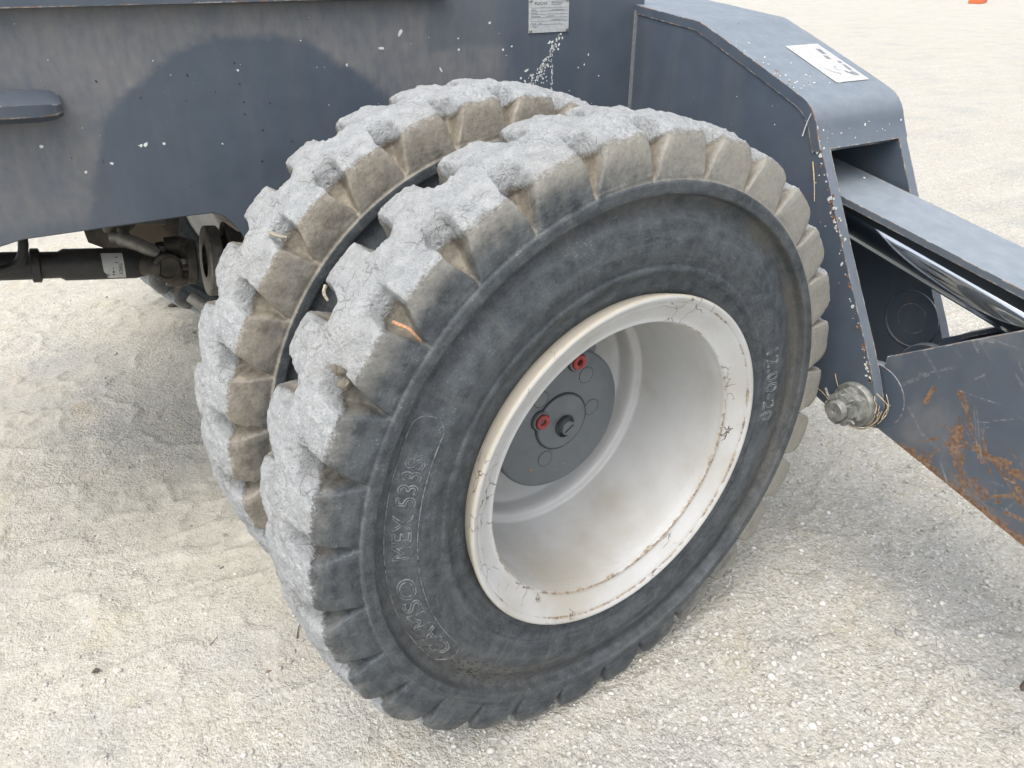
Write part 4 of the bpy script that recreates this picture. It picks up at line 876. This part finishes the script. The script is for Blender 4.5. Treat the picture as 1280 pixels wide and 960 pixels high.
stick('dry_straw', [hitx(1016, 202, X1-.002), hitx(1018, 228, X1-.003), hitx(1018, 252, X1-.002)], .0013, MAT['straw'], 'long upright straw clinging to the dark bracket plate beside the tyre', 'straw')
for pts_, lb in (([(1023, 486), (1030, 492), (1038, 503)], 'lowest straw poking out left of the big castle nut'), ([(1044, 467), (1046, 478), (1049, 486)], 'thin straw standing above the big castle nut'), ([(1096, 492), (1104, 500), (1111, 508)], 'straight straw crossing the plate right of the castle nut'), ([(1102, 524), (1106, 515), (1113, 506)], 'curled straw by the lower corner of the bracket plate')):
    stick('dry_straw', [hitx(a, b_, X1-.004) for a, b_ in pts_], .0009, MAT['straw'], lb, 'straw', None, 5)
# tuft of dead grass wound round the bracket foot
bm = bmesh.new(); rr2 = random.Random(3)
for k in range(26):
    a0 = rr2.uniform(-2.2, -.2); da = rr2.uniform(.5, 1.3); rad_ = .048+rr2.uniform(-.004, .006); x0_ = X1+rr2.uniform(-.003, .026)
    tube(bm, [(x0_+rr2.uniform(-.003, .003), .018-rad_*math.cos(a0+da*t)*1.0, .446+rad_*math.sin(a0+da*t)*1.02) for t in np.linspace(0, 1, 7)], .0007, 4)
o = bm_obj('dead_grass_tuft', bm, MAT['straw'], None, True); top(o, 'tuft of dead grass wound around the foot of the bracket plate below the nut', 'grass tuft')
# grass caught on the rim lip
bm = bmesh.new(); c = hity(905, 536, .02); 
for k in range(12):
    a = rr2.uniform(0, 6.28); l_ = rr2.uniform(.006, .016); d = Vector((math.cos(a), rr2.uniform(-.4, .4), math.sin(a)*1.2)); s0 = c+Vector((rr2.gauss(0, .003), -.006, rr2.gauss(0, .005))); tube(bm, [s0, s0+d*l_*.5+Vector((0, -.002, 0)), s0+d*l_], .0008, 4)
o = bm_obj('dead_grass_tuft', bm, MAT['twig'], None, True); top(o, 'tiny brown tuft of dead grass caught on the right of the cream rim lip', 'grass tuft')
# mud clump packed into a notch
V2_, F2_ = icos(3)
for (px, py, r_, s_, lb) in ((428, 466, .492, .0085, 'upper crumb of dried mud packed in a tread notch of the outer tyre'), (433, 479, .484, .0075, 'rounded lump of dried mud at the mouth of a tread notch'), (421, 462, .495, .006, 'small pale crumb of mud on the tread beside the packed notch')):
    q_ = rock(V2_, int(px), .4); q_ = q_*(1+.25*vnoise(V2_*6, 5))[:, None]; me = np_mesh('mud_clump', q_, F2_); o = link('mud_clump', me, MAT['mud']); o.location = tyre_pt(px, py, r_); o.scale = (s_,)*3; o.rotation_euler = (1, .4, px); top(o, lb, 'mud')
def gz(p): return float(gheight(np.array([[p.x, p.y, 0]]))[0])
def gp(px, py, h=.002): p = gpix(px, py); p.z = gz(p)+h; return p
stick('dark_twig', [gp(371, 797), gp(373, 787, .004), gp(377, 777, .006), gp(380, 770, .003)], .0014, MAT['twig'], 'thin dark twig lying on the ground left of the outer tyre foot')
stick('dark_twig', [gp(262, 806), gp(268, 800, .004), gp(272, 795, .003)], .0010, MAT['twig'], 'hair thin twig on the gravel at lower left')
bm = bmesh.new(); p = gp(121, 842, .003); vs = [bm.verts.new(p+Vector((x*.008, y*.008, z*.003))) for x, y, z in ((-1, 0, 0), (-.3, -.6, 1), (.2, -.3, 0), (1, -.5, 1.2), (.8, .3, .5), (.1, .6, 1.5), (-.5, .5, .2))]; bm.faces.new(vs)
r_ = bmesh.ops.extrude_face_region(bm, geom=bm.faces[:]); bmesh.ops.translate(bm, verts=[v for v in r_['geom'] if isinstance(v, bmesh.types.BMVert)], vec=(0, 0, .0012))
o = bm_obj('dry_leaf', bm, MAT['leaf'], None); top(o, 'small black shrivelled leaf on the gravel at lower left', 'leaf')
V3, F3 = icos(3)
def lone(name, px, py, sc, mat, lb, cat, seed):
    q_ = rock(V3, seed, .25); o = link(name, np_mesh(name, q_, F3, {'tint': np.full(len(q_), .1)}), mat); p = gp(px, py, 0); o.location = (p.x, p.y, p.z+sc[2]*.3); o.scale = sc; return top(o, lb, cat)
lone('brown_stone', 1284, 858, (.016, .014, .016), MAT['twig'], 'dark brown stone cut by the right edge of the view', 'stone', 71)
lone('brown_stone', 335, 838, (.006, .004, .004), simple('brown_pebble', (.22, .17, .12), .8), 'small brown stone on the gravel lower left of the tyre', 'stone', 72)
lone('dark_stone', 277, 708, (.005, .004, .003), simple('dark_pebble', (.10, .10, .10), .8), 'dark stone on the sandy ground left of the inner tyre', 'stone', 73)
lone('dark_stone', 280, 667, (.006, .005, .004), MAT['stone'], 'round grey stone with a pale top on sandy ground', 'stone', 74)
lone('dark_stone', 219, 383, (.030, .016, .010), MAT['leaf'], 'dark flat clod on the bright ground beyond the drive shaft', 'stone', 75)
# orange pallet-like block far away at the upper right
p = gpix(1222, 3); bm = bmesh.new(); yb = Matrix.Rotation(.5, 3, 'Z')
for (lo, hi) in (((-.7, -.3, .0), (.7, .3, .16)), ((-.55, -.28, .16), (-.1, .28, .30)), ((.2, -.28, .16), (.6, .28, .24))): box(bm, lo, hi)
o = bm_obj('orange_barrier_foot', bm, MAT['orange'], None, False, .03); o.location = (p.x, p.y, -.01); o.rotation_euler = (0, 0, .4); o.scale = (.6, .6, .5); top(o, 'low orange block lying far off on the gravel at the upper right', 'block')
